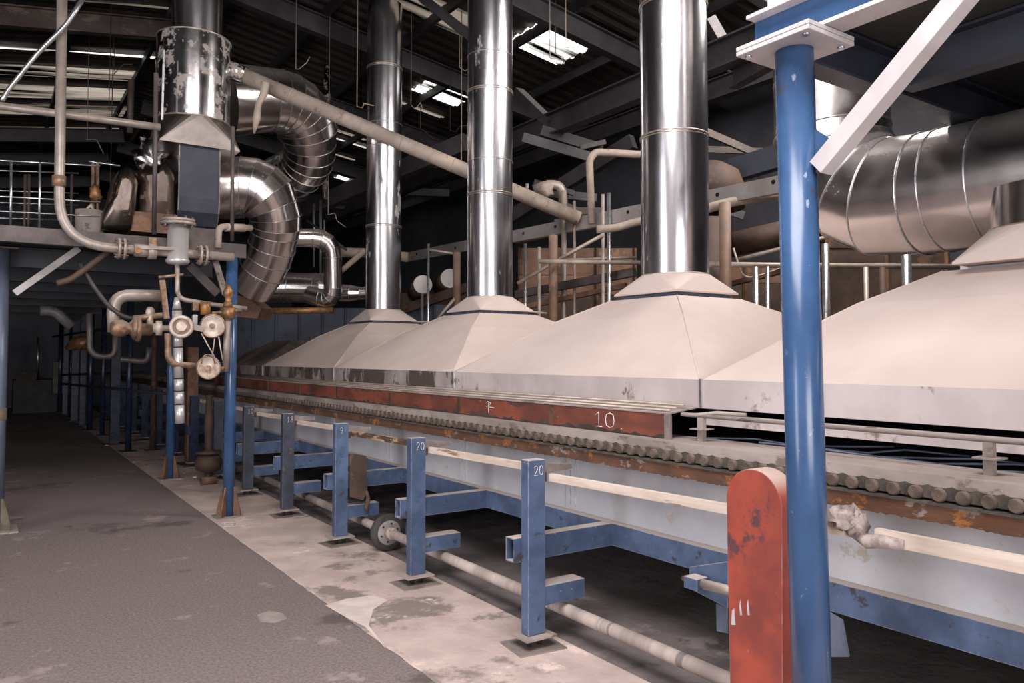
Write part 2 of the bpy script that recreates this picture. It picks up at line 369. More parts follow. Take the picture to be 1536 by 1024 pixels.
# roof steel: girders along Y with rafters along X
def girder_y(x, y0, y1, z, h, m='girder'):
    return MB().ibeam((x, y0, z), (x, y1, z), .16, h, .02)
for k, (x, z) in enumerate(((6.2, 4.72), (8.6, 5.45))):
    single(girder_y(x, -6, 28, z, .30), 'roof_girder', 'girder', ['dark steel girder running under the roof behind the three stacks', 'dark upper girder running along the shed near its right wall'][k], 'girder', 'roof girders')
for k, y in enumerate((3.3, 5.7, 8.0, 10.75, 13.6, 17, 20.5, 24)):
    y = (3.3, 5.7, 8.4, 10.4, 12.6, 19.5, 22, 25)[k]; yl = y; y = (3.3, 5.7, 8.0, 10.75, 13.6, 17, 20.5, 24)[k]
    g = MB(); g.ibeam((-8, yl, roof_z(-8)-.32), (RX, yl, RZ-.32), .14, .30, .02)
    single(g, 'roof_rafter', 'girder_brown' if k in (3, 4) else 'girder', 'dark rafter under the left slope of the corrugated roof', 'rafter', 'rafters of the left roof slope')
    g = MB(); g.ibeam((RX, y, RZ-.32), (9.6, y, roof_z(9.6)-.32), .14, .30, .02)
    single(g, 'roof_rafter', 'girder', 'dark rafter under the right slope of the corrugated roof', 'rafter', 'rafters of the right roof slope')
for sgn, nm in ((-1, 'left'), (1, 'right')):
    for k in range(6):
        x = RX+sgn*(.3+1.22*k)
        if not -7.8 < x < 9.5: continue
        single(MB().chan((x, -7, roof_z(x)-.10), (x, 28.8, roof_z(x)-.10), .06, .14), 'roof_purlin', 'dark_steel', 'thin dark purlin under the %s slope of the roof' % nm, 'purlin', 'purlins of the %s roof slope' % nm)
# diagonal truss members hanging from the girder by the stacks
def strut(p0, p1, w, h, m, label, name='roof_brace', cat='brace', group=None):
    return single(MB().bar(p0, p1, w, h), name, m, label, cat, group)
strut(at(777, 138, x=6.2), at(826, 186, x=6.2), .14, .12, 'girder', 'short dark steel diagonal meeting the girder right of the second stack')
strut(at(632, -4, d=10.5), at(712, 60, d=10.2), .16, .12, 'girder', 'dark steel diagonal under the roof between first and second stacks')
strut(at(405, 92, d=14), at(520, -20, d=11), .22, .10, 'girder', 'wide dark flat brace rising under the roof left of first stack')
strut(at(612, 205, d=12.5), at(690, 232, d=12), .22, .14, 'girder', 'dark horizontal brace crossing behind the sloping dusty pipe')
strut(at(1063, 30, d=8), at(1097, 90, d=8), .16, .1, 'girder', 'dark steel diagonal under the roof right of the widest stack')
strut(at(440, 322, d=13), at(700, 214, d=11), .14, .26, 'girder', 'dark beam rising behind the first stack towards the roof')
strut(at(760, 330, d=12), at(950, 212, d=10.5), .12, .2, 'girder', 'dark beam between second and third stack behind the bent pipe')
strut(at(1080, 262, d=9), at(1180, 232, d=8.5), .14, .26, 'dark_blue', 'dark blue beam above the perforated channel left of the blue column')

# ================================================================== the oven line: legs
PX0, PX1, PW = 2.472, 2.588, .07
YP = [3.487+1.41*i for i in range(14)]
nums = ['20', '20', '9', '18', '10']
plabel = ['blue steel leg numbered 20 nearest the red drive cover', 'blue steel leg numbered 20 just right of the small wheel', 'blue steel leg left of the small wheel with a hanging dark plate',
          'dark blue steel leg numbered 18, fourth along the oven', 'dark blue steel leg numbered 10 beside the tall round blue column']
def leg(y, k):
    near = k < 5
    lb = plabel[k] if near else 'dark blue square oven leg far down the line'
    t = thing('support_leg', (2.53, y, 0), lb, 'support leg', 'numbered legs along the oven' if near else 'far legs along the oven')
    hy = PW/2
    pt = MB().span((PX0, y-hy, .075), (PX1, y+hy, 1.03)).build('post', ('blue' if k < 3 else 'blue_darker') if k < 6 else 'far_blue', t, .004 if near else 0)
    fp = MB().span((PX0-.045, y-.085, .062), (PX1+.045, y+.085, .072)).build('foot_plate', 'dusty_steel' if near else 'foot_dark', t)
    rot = Matrix.Rotation(.06*((k*7) % 5-2), 3, 'Z')
    MB().box((2.53, y, .007), (.29, .25, .008), rot).build('floor_plate', 'foot_dark', t)
    for sx in (-.035, .035): MB().cyl((2.53+sx, y-.01, .01), (2.53+sx, y-.01, .07), .014, 8).build('levelling_bolt', 'dark_steel', fp)
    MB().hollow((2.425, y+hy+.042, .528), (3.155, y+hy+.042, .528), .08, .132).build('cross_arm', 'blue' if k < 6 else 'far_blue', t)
    MB().span((PX1, y-.02, .215), (2.884, y+hy+.06, .322)).build('stub_arm', 'blue' if k < 6 else 'far_blue', t, .003 if near else 0)
    if near:
        MB().prism([(PX1, y+.0, 1.012), (2.66, y, 1.0), (2.76, y, .985), (2.81, y, .985), (2.81, y, .955), (2.66, y, .945), (PX1, y, .94)], (0, .03, 0)).build('tie_plate', 'foot_dark', t)
        MB().span((PX1, y-.015, .90), (PX1+.03, y+.03, .955)).build('rail_bracket', 'weld_dark', t, .006)
        digits(pt, nums[k], (2.512, y-hy-.0008, .945), (1, 0, 0), (0, 0, 1), .026, .052, .010, .0016, name='stencilled_number')
    return t
for k, y in enumerate(YP): leg(y, k)
# plate hanging on the third leg
t = thing('guard_plate', (2.63, YP[2]-.02, .4), 'crumpled dark plate hanging beside the third leg of the oven', 'guard plate')
MB().prism([(2.60, YP[2]-.03, .77), (2.75, YP[2]-.04, .74), (2.76, YP[2]-.05, .43), (2.72, YP[2]-.05, .36), (2.60, YP[2]-.05, .40)], (0, .012, 0)).build('plate', 'brown_dark', t)
MB().tube([(2.75, YP[2]-.05, .44), (2.765, YP[2]-.055, .37), (2.75, YP[2]-.05, .30), (2.76, YP[2]-.05, .26)], [.012, .02, .022, .012], 8).build('knotted_cord', 'weld_dark', t)
# beams, side panels, flange, deck
L0, L1 = -1.2, 23.5
single(MB().span((3.14, L0, .4645), (3.24, L1, .5955)), 'side_beam', 'blue', 'long blue channel beam under the pale side panels', 'beam')
PYS = [-1.2, .6, 2.42, 4.05, 5.45, 6.85, 8.3, 9.7, 11.2, 13.4, 15.6, 18, 20.5, 23.5]
for i in range(len(PYS)-1):
    y0, y1 = PYS[i], PYS[i+1]
    where = ['behind the red drive cover, right end', 'right of the tall blue column', 'behind the red drive cover', 'behind the nearest leg numbered 20', 'behind the second leg numbered 20', 'behind the small wheel', 'behind the third leg'][i] if i < 7 else None
    if where: t = thing('side_cladding', (3.2, (y0+y1)/2, .6), 'pale blue-grey steel side panel '+where, 'side panel', 'side panels of the oven')
    else: t = thing('side_cladding', (3.2, (y0+y1)/2, .6), 'grey steel side panel far along the oven', 'side panel', 'far side panels of the oven')
    MB().span((3.205, y0+.002, .5965), (3.22, y1-.002, 1.03)).build('sheet', 'panel', t)
    if i < 8:
        for q in (.06, .11): MB().span((3.199, y1-q-.004, .62), (3.205, y1-q+.004, .97)).build('seam_weld', 'seam_white', t)
        MB().span((3.201, y1-.13, .61), (3.205, y1-.03, 1.0)).build('joint_strip', 'panel', t)
# rusty flange with ragged lower edge
rf = MB(); rn = random.Random(3); n = 1300; top = []; bot = []
for i in range(n+1):
    y = L0+(15-L0)*i/n; top.append(V((2.978, y, 1.040))); bot.append(V((2.978, y, .974+rn.uniform(-.004, .003))))
rf.add(top+bot+[p+V((.016, 0, 0)) for p in top]+[p+V((.016, 0, 0)) for p in bot],
       [(i, i+1, n+1+i+1, n+1+i) for i in range(n)]+[(2*n+2+i, 2*n+2+i+1, 3*n+3+i+1, 3*n+3+i) for i in range(n)]+[(n+1+i, n+1+i+1, 3*n+3+i+1, 3*n+3+i) for i in range(n)])
t = thing('chain_track', (3.0, 7, .97), 'rust-edged steel track carrying the roller chain along the oven', 'track')
rf.build('rusty_flange', 'rust', t)
MB().span((2.965, L0, 1.040), (3.2, 15, 1.050)).build('track_ledge', 'chain_dark', t)
MB().span((3.035, L0, 1.050), (3.05, 15, 1.115)).build('track_back', 'chain_dark', t)
MB().span((2.985, 15, .98), (3.2, L1, 1.10)).build('far_track', 'brown_dark', t)
single(MB().sweep([(0, -.045), (.012, -.045), (.012, -.008), (.32, -.008), (.32, .0), (0, .0)], (2.995, L0, 1.150), (2.995, L1, 1.150)), 'deck_plate', 'dusty_steel', 'dusty grey deck edge plate lying above the roller chain', 'deck plate')
# roller chain: rollers shared, the nearest as parts
t = thing('roller_chain', (3.0, 5, 1.05), 'dirty roller chain lying in its track along the oven side', 'roller chain')
pitch = .0885
rm = None; y = .35; k = 0; lk = None
rest = MB()
while y < 14.6:
    c = V((3.005, y, 1.0785))
    if k < 100:
        if rm is None:
            o = MB().lathe(c-V((.032, 0, 0)), (1, 0, 0), [(.0225, 0), (.0225, .004), (.0265, .005), (.0265, .05)], 16).build('chain_roller', 'chain', t); rm = (o, c)
            bpy.data.objects
        else:
            o = rm[0].copy(); COL.objects.link(o); o.parent = t; o.location = c-rm[1]
        if k < 99:
            if lk is None:
                l = MB().prism([c+V((-.012, .012, z)) for z in (-.018, .024)]+[c+V((-.012, .044, .034))]+[c+V((-.012, pitch-.012, z)) for z in (.024, -.018)], (.02, 0, 0)).build('chain_link', 'chain_dark', t); lk = (l, c)
            else:
                l = lk[0].copy(); COL.objects.link(l); l.parent = t; l.location = c-lk[1]
    else:
        rest.lathe(c-V((.032, 0, 0)), (1, 0, 0), [(.017, -.002), (.0265, .006), (.0265, .05)], 8)
    y += pitch; k += 1
o = rest.build('far_chain_rollers', 'chain', t); o['kind'] = 'stuff'
# timber rails between the legs
tl = ['pale timber rail running past the red drive cover', 'pale timber rail between the two legs numbered 20', 'brown scorched timber rail right of the third oven leg', 'pale timber rail between third and fourth oven legs', 'thin timber rail between fourth and fifth oven legs']
ys = [L0]+YP[:6]
single(MB().bar((2.645, -1.0, .962), (2.645, 1.55, .962), .03, .052), 'timber_rail', 'timber', 'pale timber rail at the right, its end bound with rag', 'timber rail', 'timber rails')
for i in range(5):
    y0 = [1.66, YP[0]+.03, YP[1]+.03, YP[2]+.03, YP[3]+.03][i]; y1 = YP[i]-.03 if i == 0 else YP[i]-.01
    single(MB().bar((2.633, y0, .962), (2.633, y1-.0, .938 if i else .925), .03, .042), 'timber_rail', 'timber_burnt' if i == 2 else 'timber', tl[i], 'timber rail', 'timber rails')
for i in range(5, 9):
    single(MB().bar((2.633, YP[i-1]+.03, .955), (2.633, YP[i]-.03, .955), .03, .04), 'timber_rail', 'timber', 'thin timber rail far along the oven legs', 'timber rail', 'far timber rails')
t = thing('rag', (2.645, 1.6, .95), 'dirty white rag knotted round the timber rail by the blue column', 'rag')
MB().blob((2.635, 1.665, 1.005), (.05, .06, .045), 3, .42, 12, 9).build('knot', 'rag', t)
MB().blob((2.625, 1.615, .985), (.035, .04, .05), 8, .45, 10, 8).build('fold', 'rag', t)
MB().tube([(2.63, 1.62, .955), (2.62, 1.57, .94), (2.622, 1.52, .95), (2.63, 1.44, .953)], [.02, .026, .024, .018], 9).build('tail', 'rag', t)
# axle shaft on the floor and its wheel
SX, SZ = 2.77, .155
single(MB().cyl((SX, .2, SZ), (SX, 10.6, SZ), .036, 16), 'drive_shaft', 'shaft_banded', 'long dusty steel shaft running low along the floor behind the legs', 'shaft')
wy = 5.86
t = thing('tyred_roller', (SX, wy, 0), 'small black-tyred wheel on the low shaft between two legs', 'wheel')
MB().lathe((SX, wy-.03, SZ), (0, 1, 0), [(.105, 0), (.142, .002), (.153, .02), (.153, .045), (.142, .062), (.105, .064), (.105, 0)], 36, False).build('tyre', 'rubber', t)
dk = MB().lathe((SX, wy-.022, SZ), (0, 1, 0), [(.0365, -.004), (.098, -.004), (.1055, .0), (.1055, .03), (.0365, .03)], 36).build('disc', 'wheel', t)
MB().lathe((SX, wy-.10, SZ), (0, 1, 0), [(.037, 0), (.047, .004), (.047, .08), (.037, .08)], 24).build('hub', 'pipe_dusty', t)
for j in range(6):
    a = j*math.pi/3+.3; MB().cyl((SX+.075*math.cos(a), wy-.034, SZ+.075*math.sin(a)), (SX+.075*math.cos(a), wy-.024, SZ+.075*math.sin(a)), .008, 8).build('wheel_bolt', 'dark_steel', dk)
for j, (y, lb) in enumerate(((3.83, 'low bearing block under the shaft between the two legs numbered 20'), (2.05, 'low bearing block under the shaft behind the red drive cover'), (6.93, 'low bearing block under the shaft behind the third leg'))):
    single(MB().span((SX-.04, y-.04, 0.0), (SX+.04, y+.04, SZ-.03)), 'bearing_block', 'dark_steel', lb, 'bearing block')
# red drive cover
CY0, CY1, CXF, CTH = 1.715, 1.962, 2.33, .10
rr = (CY1-CY0)/2; cyc = (CY0+CY1)/2
prof = [(CXF, CY0+.012, 0.0)]+[(CXF, cyc-rr*math.cos(a), 1.065+rr*math.sin(a)) for a in [math.pi*i/18 for i in range(19)]]+[(CXF, CY1-.012, 0.0)]
t = thing('drive_cover', (CXF+.05, cyc, 0), 'tall red round-topped chain drive cover left of the blue column', 'drive cover')
mb = MB(); n = len(prof); P = [V(p) for p in prof]; Q = [p+V((CTH, 0, 0)) for p in P]
mb.add(P+Q, [tuple(range(n)), tuple(range(2*n-1, n-1, -1))]+[(i, i+n, (i+1) % n+n, (i+1) % n) for i in range(n)], [False, False]+[1 <= i <= n-3 for i in range(n)])
mb.build('casing', 'cover_red', t, .003)
for j, (yy, zz) in enumerate(((1.865, .655), (1.90, .645))):
    MB().prism([(CXF-.0008, yy-.006, zz), (CXF-.0008, yy+.002, zz-.004), (CXF-.0008, yy+.006, zz+.03), (CXF-.0008, yy+.001, zz+.055)], (.001, 0, 0)).build('paint_scrape', 'panel', t)
MB().prism([(CXF-.0008, 1.925, .60), (CXF-.0008, 1.945, .595), (CXF-.0008, 1.94, .65), (CXF-.0008, 1.93, .66)], (.001, 0, 0)).build('paint_scrape', 'panel', t)
# bearing bracket left of the cover
t = thing('shaft_bracket', (2.6, 2.2, .5), 'blue bracket with a shaft end sticking out left of the red cover', 'bracket')
bx = 2.55
MB().prism([at(1034, 850, x=bx), at(1092, 842, x=bx), at(1092, 912, x=bx), at(1034, 882, x=bx)], (.012, 0, 0)).build('gusset', 'blue', t)
MB().prism([at(1074, 905, x=bx), at(1092, 912, x=bx), at(1092, 950, x=bx), at(1075, 946, x=bx)], (.03, 0, 0)).build('lug', 'blue_grey', t)
a = at(1044, 873, x=2.50); MB().box(a+V((0, .0, 0)), (.07, .075, .05)).build('bearing', 'blue', t, .004)
b = at(1088, 884, x=2.50); MB().cyl(a+(b-a).normalized()*.03, b+(b-a).normalized()*.1, .021, 16).build('shaft_end', 'pipe', t)
MB().cyl(a, a+V((0, .075, 0)), .010, 10).build('grease_nipple', 'brass', t)
MB().prism([at(1196, 890, x=2.55), at(1262, 930, x=2.55), at(1272, 985, x=2.55), at(1200, 985, x=2.55)], (.012, 0, 0)).build('side_web', 'blue_grey', t)

# ================================================================== red baffles, ledge, rods
RY = [3.0, 4.05, 5.25, 6.5, 7.8, 9.0, 10.25, 11.7, 13.2]
rlab = ['rust-red baffle panel chalked 10 at the near end of the row', 'rust-red baffle panel second from the near end, chalked with a cross', 'rust-red baffle panel third from the near end of the row', 'rust-red baffle panel fourth from the near end of the row', 'dark red baffle panel fifth from the near end of the row', 'dark red baffle panel sixth from the near end of the row', 'dark red baffle panel seventh from the near end', 'dark red baffle panel farthest along the row']
for i in range(8):
    y0, y1 = RY[i], RY[i+1]
    t = thing('baffle', (3.1, (y0+y1)/2, 1.15), rlab[i], 'baffle panel', 'rust-red baffle panels')
    pl = MB().span((3.09, y0+.02, 1.153), (3.105, y1-.02, 1.286)).build('plate', 'red_panel', t)
    so = MB(); rn = random.Random(i); m = 26; A = []; B = []
    for j in range(m+1):
        yy = y0+.025+(y1-y0-.05)*j/m; A.append((3.0885, yy, 1.1535)); B.append((3.0885, yy, 1.156+rn.random()**2*.030))
    so.add(A+B+[V(p)+V((.001, 0, 0)) for p in A+B], [(j, j+1, m+2+j, m+1+j) for j in range(m)]); so.build('sooty_edge', 'soot', pl)
    MB().span((3.082, y0-.02, 1.151), (3.10, y0+.02, 1.286)).build('joint_bar', 'foot_dark' if i == 0 else 'brown_dark', t)
    if i == 0:
        digits(pl, '10.', (3.0875, 3.62, 1.178), (0, -1, 0), (0, 0, 1), .085, .088, .02, .0022)
    if i == 1:
        digits(pl, 'f', (3.0875, 4.86, 1.185), (0, -1, 0), (0, 0, 1), .09, .085, .02, .0022)
single(MB().sweep([(0, 0), (.235, .028), (.235, .036), (0, .008)], (3.085, 2.98, 1.287), (3.085, 13.2, 1.287)), 'dust_ledge', 'dusty_steel', 'dusty sloping ledge between the red baffle panels and the hood skirts', 'ledge')
for j, (x, z) in enumerate(((3.11, 1.306), (3.16, 1.318), (3.22, 1.331))):
    single(MB().cyl((x, 3.0, z), (x, 13, z), .006, 8), 'guide_rod', 'rod', ['thin guide rod lying along the ledge above the red baffles, outermost', 'thin guide rod in the middle of the dusty ledge', 'thin guide rod closest to the hood skirts on the ledge'][j], 'rod', 'guide rods on the ledge')
t = thing('guard_rail', (3.17, 1.5, 1.15), 'low bent rail on short stanchions before the nearest hood', 'rail')
MB().tube([(3.17, -1.2, 1.283), (3.17, 2.95, 1.283)], .010, 10).build('rail', 'dusty_steel', t)
for yy in (2.83, 1.40, .1):
    st = MB().span((3.155, yy-.018, 1.150), (3.185, yy+.018, 1.275)); o = st.build('stanchion', 'dusty_steel', t)
    MB().box((3.17, yy, 1.215), (.09, .09, .006)).build('stanchion_plate', 'dusty_steel', t)
single(MB().tube([(3.25, 2.60, 1.30), (3.19, 2.74, 1.305), (3.16, 2.86, 1.288), (3.12, 2.93, 1.29)], .011, 8), 'rail_clamp', 'dusty_steel', 'short bent clamp at the left end of the low rail', 'clamp')
single(MB().span((3.30, -1.2, 1.225), (3.318, 2.93, 1.285)), 'hood_lip', 'skirt', 'narrow grey steel lip below the nearest hood skirt', 'lip')
# open conveyor bed with bent wires
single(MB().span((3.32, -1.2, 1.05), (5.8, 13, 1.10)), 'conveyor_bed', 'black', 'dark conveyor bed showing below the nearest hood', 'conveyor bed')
rn = random.Random(11)
for j in range(9):
    y = 2.9-.33*j; x = 3.30; P = []
    for q in range(5): P.append((x+.09*q+rn.uniform(-.02, .02), y-.22*q+rn.uniform(-.05, .05), 1.152+.012*math.sin(q*2.1+j)))
    single(MB().tube(P, .0055, 6), 'bed_wire', 'blue_grey', 'thin bent wire on the dark conveyor bed', 'wire', 'bent wires on the conveyor bed')
single(MB().span((5.84, L0, .0), (5.9, 16, 1.3)), 'rear_light_block', 'dark_steel', 'dark added panel blocking light under the oven from behind', 'panel')  # unseen sheet, added to stop light leaking in from the back

# ================================================================== hoods and stacks
HX0, HX1, HZ0, HZ1, HZT, SCX = 3.30, 5.80, 1.315, 1.475, 2.055, 4.55
HY = [.205, 2.957, 5.709, 8.461, 11.19]
hl = ['large dusty beige exhaust hood at the right under the big duct', 'dusty beige exhaust hood under the widest stack', 'dusty beige exhaust hood under the middle stack', 'dusty beige exhaust hood under the narrow far stack', 'dark sooty hood with no stack at the far end of the row']
def hood(i):
    y0 = HY[i]; y1 = y0+2.735; yc = (y0+y1)/2 if i else 1.70
    t = thing('exhaust_hood', (SCX, yc, HZ0), hl[i], 'hood', 'exhaust hoods over the oven')
    far = i == 4
    a = .36
    if far:
        top = [(4.0, yc-.5, 1.86), (5.2, yc-.5, 1.86), (5.2, yc+.5, 1.86), (4.0, yc+.5, 1.86)]
    else: top = [(SCX-a, yc-a, HZT), (SCX+a, yc-a, HZT), (SCX+a, yc+a, HZT), (SCX-a, yc+a, HZT)]
    base = [(HX0, y0, HZ1), (HX1, y0, HZ1), (HX1, y1, HZ1), (HX0, y1, HZ1)]
    mid = [tuple(b[q]*.34+u[q]*.66+(.03 if q == 2 and not far else 0) for q in range(3)) for b, u in zip(base, top)]
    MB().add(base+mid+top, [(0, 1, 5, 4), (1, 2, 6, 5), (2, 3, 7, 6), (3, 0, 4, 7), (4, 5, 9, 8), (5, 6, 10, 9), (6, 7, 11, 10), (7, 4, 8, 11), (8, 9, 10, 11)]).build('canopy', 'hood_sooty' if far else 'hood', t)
    if i: MB().span((SCX-.30, yc-.30, HZT-.005), (SCX+.30, yc+.30, HZT+.03)).build('neck', 'blue_grey', t) if not far else None
    else: MB().span((SCX-.30, yc-.30, HZT-.005), (SCX+.30, yc+.30, HZT+.03)).build('neck', 'panel', t)
    sk = MB(); th = .012
    b0 = [(HX0, y0), (HX1, y0), (HX1, y1), (HX0, y1)]
    b1 = [(HX0+th, y0+th), (HX1-th, y0+th), (HX1-th, y1-th), (HX0+th, y1-th)]
    sk.rings([[V((*p, z)) for p in b] for b, z in ((b0, HZ1), (b0, HZ0), (b1, HZ0), (b1, HZ1))], closed=True, smooth=False)
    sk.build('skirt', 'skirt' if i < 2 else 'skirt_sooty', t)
    MB().bar((HX0-.006, y1+.006, HZ0), (HX0-.006, y1+.006, HZ1+.004), .012, .014).build('corner_seam', 'galv', t)
    if not far:
        for q in (0, 3): MB().tube([base[q], mid[q], top[q]], .005, 6).build('hip_seam', 'hood', t)
    return yc
yc = [hood(i) for i in range(5)]
def flare(mb, cx, cy, z0, z1, a, r, n=32):
    """square at z0 to round at z1"""
    C = [V((cx+r*math.cos(2*math.pi*j/n), cy+r*math.sin(2*math.pi*j/n), z1)) for j in range(n)]
    K = [V((cx+a*sx, cy+a*sy, z0)) for sx, sy in ((1, 1), (-1, 1), (-1, -1), (1, -1))]
    q = n//4; fs = []; sm = []
    for c in range(4):
        for j in range(q): fs.append((n+c, c*q+j, (c*q+j+1) % n)); sm.append(False)
        fs.append((n+c, ((c+1)*q) % n, n+(c+1) % 4)); sm.append(False)
    k0 = len(C)+4
    D = [p-V((0, 0, .012)) for p in K]
    vs = C+K+D
    for c in range(4): fs.append((n+c, n+(c+1) % 4, k0+(c+1) % 4, k0+c)); sm.append(False)
    fs.append(tuple(range(k0, k0+4))); sm.append(False)
    fs.append(tuple(range(n-1, -1, -1))); sm.append(False)
    return mb.add(vs, fs, sm)
def band_z(px, py, y): return at(px, py, y=y).z
sl = [None, 'tall polished steel stack, widest of the three over beige hoods', 'tall polished steel stack in the middle of the three over hoods', 'tall narrow polished steel stack, farthest of the three over hoods']
bands = {1: [(205, 1), (8, 1), (-70, 0)], 2: [(140, 1), (293, 1), (88, 0), (245, 0)], 3: [(103, 1), (223, 0), (340, 1), (188, 0)]}
for i in (1, 2, 3):
    r = (.268, .25, .245)[i-1]; cy = yc[i]; px = (1003, 738, 576)[i-1]
    t = thing('exhaust_stack', (SCX, cy, HZT), sl[i], 'exhaust stack', 'exhaust stacks over the hoods')
    z1 = HZT+.195
    flare(MB(), SCX, cy, HZT+.045, z1, .345, r+.004).build('flare_collar', 'hood', t)
    zs = sorted([z1-.02]+[band_z(px, q[0], cy) for q in bands[i]]+[roof_z(SCX)-.12])
    for j in range(len(zs)-1):
        MB().tube([(SCX, cy, zs[j]), (SCX, cy, zs[j+1])], r-.0008*(j % 2), 48, cap=False).build('flue_section', 'stainless', t)
    for q, dbl in bands[i]:
        z = band_z(px, q, cy)
        MB().ring((SCX, cy, z), (0, 0, 1), r+.003, .006 if dbl else .003, 48).build('band', 'band', t)
        if dbl: MB().ring((SCX, cy, z-.02), (0, 0, 1), r+.002, .004, 48).build('band', 'band', t)
    MB().ring((SCX, cy, z1), (0, 0, 1), r+.004, .005, 48).build('base_band', 'band', t)
# tie rods sticking out of the flares
for i, (p0, p1, lb) in enumerate(((at(1060, 447, d=6.2), at(1125, 457, d=6.3), 'thin rod sticking out right of the widest stack collar'), (at(780, 466, d=8.4), at(820, 470, d=8.5), 'thin rod sticking out right of the middle stack collar'), (at(600, 482, d=10.6), at(690, 484, d=10.7), 'thin rod sticking out right of the narrow stack collar'))):
    single(MB().cyl(p0, p1, .012, 8), 'collar_rod', 'rod', lb, 'rod')

# ================================================================== big duct at the right
DR, DZC = .355, 2.56
dy, er = 2.93, .50
path = [V((SCX, y, DZC)) for y in (-2.0, .9, 1.95, 2.20, 2.32)]
path += [V((SCX, dy-er+er*math.sin(a), DZC+er-er*math.cos(a))) for a in [math.pi/2*k/5 for k in range(1, 6)]]
path += [V((SCX, dy, DZC+er+.35)), V((SCX, dy, DZC+er+1.0)), V((SCX, dy, roof_z(SCX)-.12))]
t = thing('duct', (SCX, 1.5, DZC-DR), 'fat silver duct bending upwards behind the blue column at right', 'duct')
MB().tube(path, DR, 48, gore=True).build('duct_body', 'silver', t)
for k in range(1, len(path)-1):
    ax = ((path[k+1]-path[k]).normalized()+(path[k]-path[k-1]).normalized())
    mb = MB(); 
    c = ax.normalized().dot((path[k]-path[k-1]).normalized())
    mb.ring(path[k], ax, DR*(1 if c > .999 else 1.008)+.002, .0045, 48); mb.build('seam_ring', 'galv', t)
NX, NY = SCX-.11, yc[0]-.10
flare(MB(), NX, NY, HZT+.03, HZT+.195, .36, .315).build('flare_collar', 'hood', t)
MB().tube([(NX, NY, HZT+.18), (NX, NY, DZC-.10)], .31, 40, cap=False).build('branch_neck', 'silver', t)
MB().ring((NX, NY, HZT+.195), (0, 0, 1), .314, .006, 40).build('base_band', 'band', t)
MB().bar((NX-.285, NY-.125, HZT+.20), (NX-.285, NY-.125, DZC-.10), .012, .02).build('neck_seam', 'galv', t)

# ================================================================== foreground column with platform steel
CX, CYY, CR = 2.10, 1.462, .0585
ctz = 2.565
t = thing('platform_column', (CX, CYY, 0), 'tall round bright blue column right of the red drive cover', 'column')
LT, LB = RT*-.013, RT*.020
MB().cyl(V((CX, CYY, .012))+LB, V((CX, CYY, ctz))+LT, CR, 40).build('shaft', 'blue_col', t)
MB().box(V((CX, CYY, .006))+LB, (.30, .30, .012)).build('base_plate', 'dusty_steel', t)
cp = MB().box(V((CX, CYY, ctz+.008))+LT, (.235, .265, .014), Matrix.Rotation(.0, 3, 'Z')).build('cap_plate', 'white_paint', t, .002)
for sx in (-.09, .09):
    for sy in (-.105, .105): MB().cyl(V((CX+sx, CYY+sy, ctz-.006))+LT, V((CX+sx, CYY+sy, ctz+.004))+LT, .011, 6).build('cap_bolt', 'galv', cp)
MB().prism([at(1212, 188, x=CX), at(1256, 215, x=CX), at(1226, 250, x=CX), at(1214, 280, x=CX)], (.010, 0, 0)).build('gusset_plate', 'blue_col', t)
t2 = thing('platform_beam', (CX, 0, ctz+.03), 'white-flanged blue beam resting on the cap plate of the blue column', 'beam')
zb = ctz+.030
MB().box(V((CX, CYY, zb-.0065))+LT, (.235, .265, .014)).build('seat_plate', 'white_paint', t2, .002)
b = MB(); b.span((CX-.05, -3, zb+.002), (CX+.05, CYY+.16, zb+.014)); b.build('lower_flange', 'white_paint', t2)
b = MB(); b.span((CX-.005, -3, zb+.014), (CX+.005, CYY+.16, zb+.12)); b.build('web', 'blue_col', t2)
b = MB(); b.span((CX-.05, -3, zb+.12), (CX+.05, CYY+.16, zb+.132)); b.build('upper_flange', 'white_paint', t2)
t3 = thing('rail_post', (CX, CYY+.06, zb+.132), 'pale upright post standing on the beam end above the blue column', 'post')
MB().span((CX-.03, CYY+.03, zb+.132), (CX+.03, CYY+.09, zb+.9)).build('upright', 'white_paint', t3)
p0 = at(1231, 253, x=CX+.0); p1 = at(1440, 0, x=CX+.0); dd = (p1-p0).normalized()
single(MB().sweep([(-.03, -.028), (.03, -.028), (.03, .028), (-.03, .028)], p0, p1+dd*.35), 'knee_brace', 'white_paint', 'pale square knee brace rising right from the blue column', 'brace', None, .002)
# underside of the platform at upper right
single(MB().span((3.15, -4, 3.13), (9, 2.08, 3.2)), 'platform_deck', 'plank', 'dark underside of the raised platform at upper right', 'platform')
for A, B, lb in (((2.75, 2.07, 3.01), (9, 2.07, 3.01), 'dark blue joist crossing under the platform behind the knee brace'), ((3.72, -3, 3.02), (3.72, 1.99, 3.02), 'dark blue joist running under the platform behind the knee brace'), ((5.6, -3, 3.02), (5.6, 1.99, 3.02), 'dark joist under the platform above the fat duct')):
    single(MB().ibeam(A, B, .12, .21, .014), 'platform_joist', 'dark_blue', lb, 'joist', 'joists at upper right')
for pa, pb, lb in (((1100, 118, 8.0), (1215, 50, 6.9), 'dark roof beam just left of the blue column cap plate'), ((1130, 46, 8.4), (1215, 128, 7.4), 'short dark diagonal beside the blue column cap plate')):
    single(MB().ibeam(at(pa[0], pa[1], d=pa[2]), at(pb[0], pb[1], d=pb[2]), .12, .22, .014), 'roof_beam', 'girder', lb, 'beam', 'roof beams at upper right')
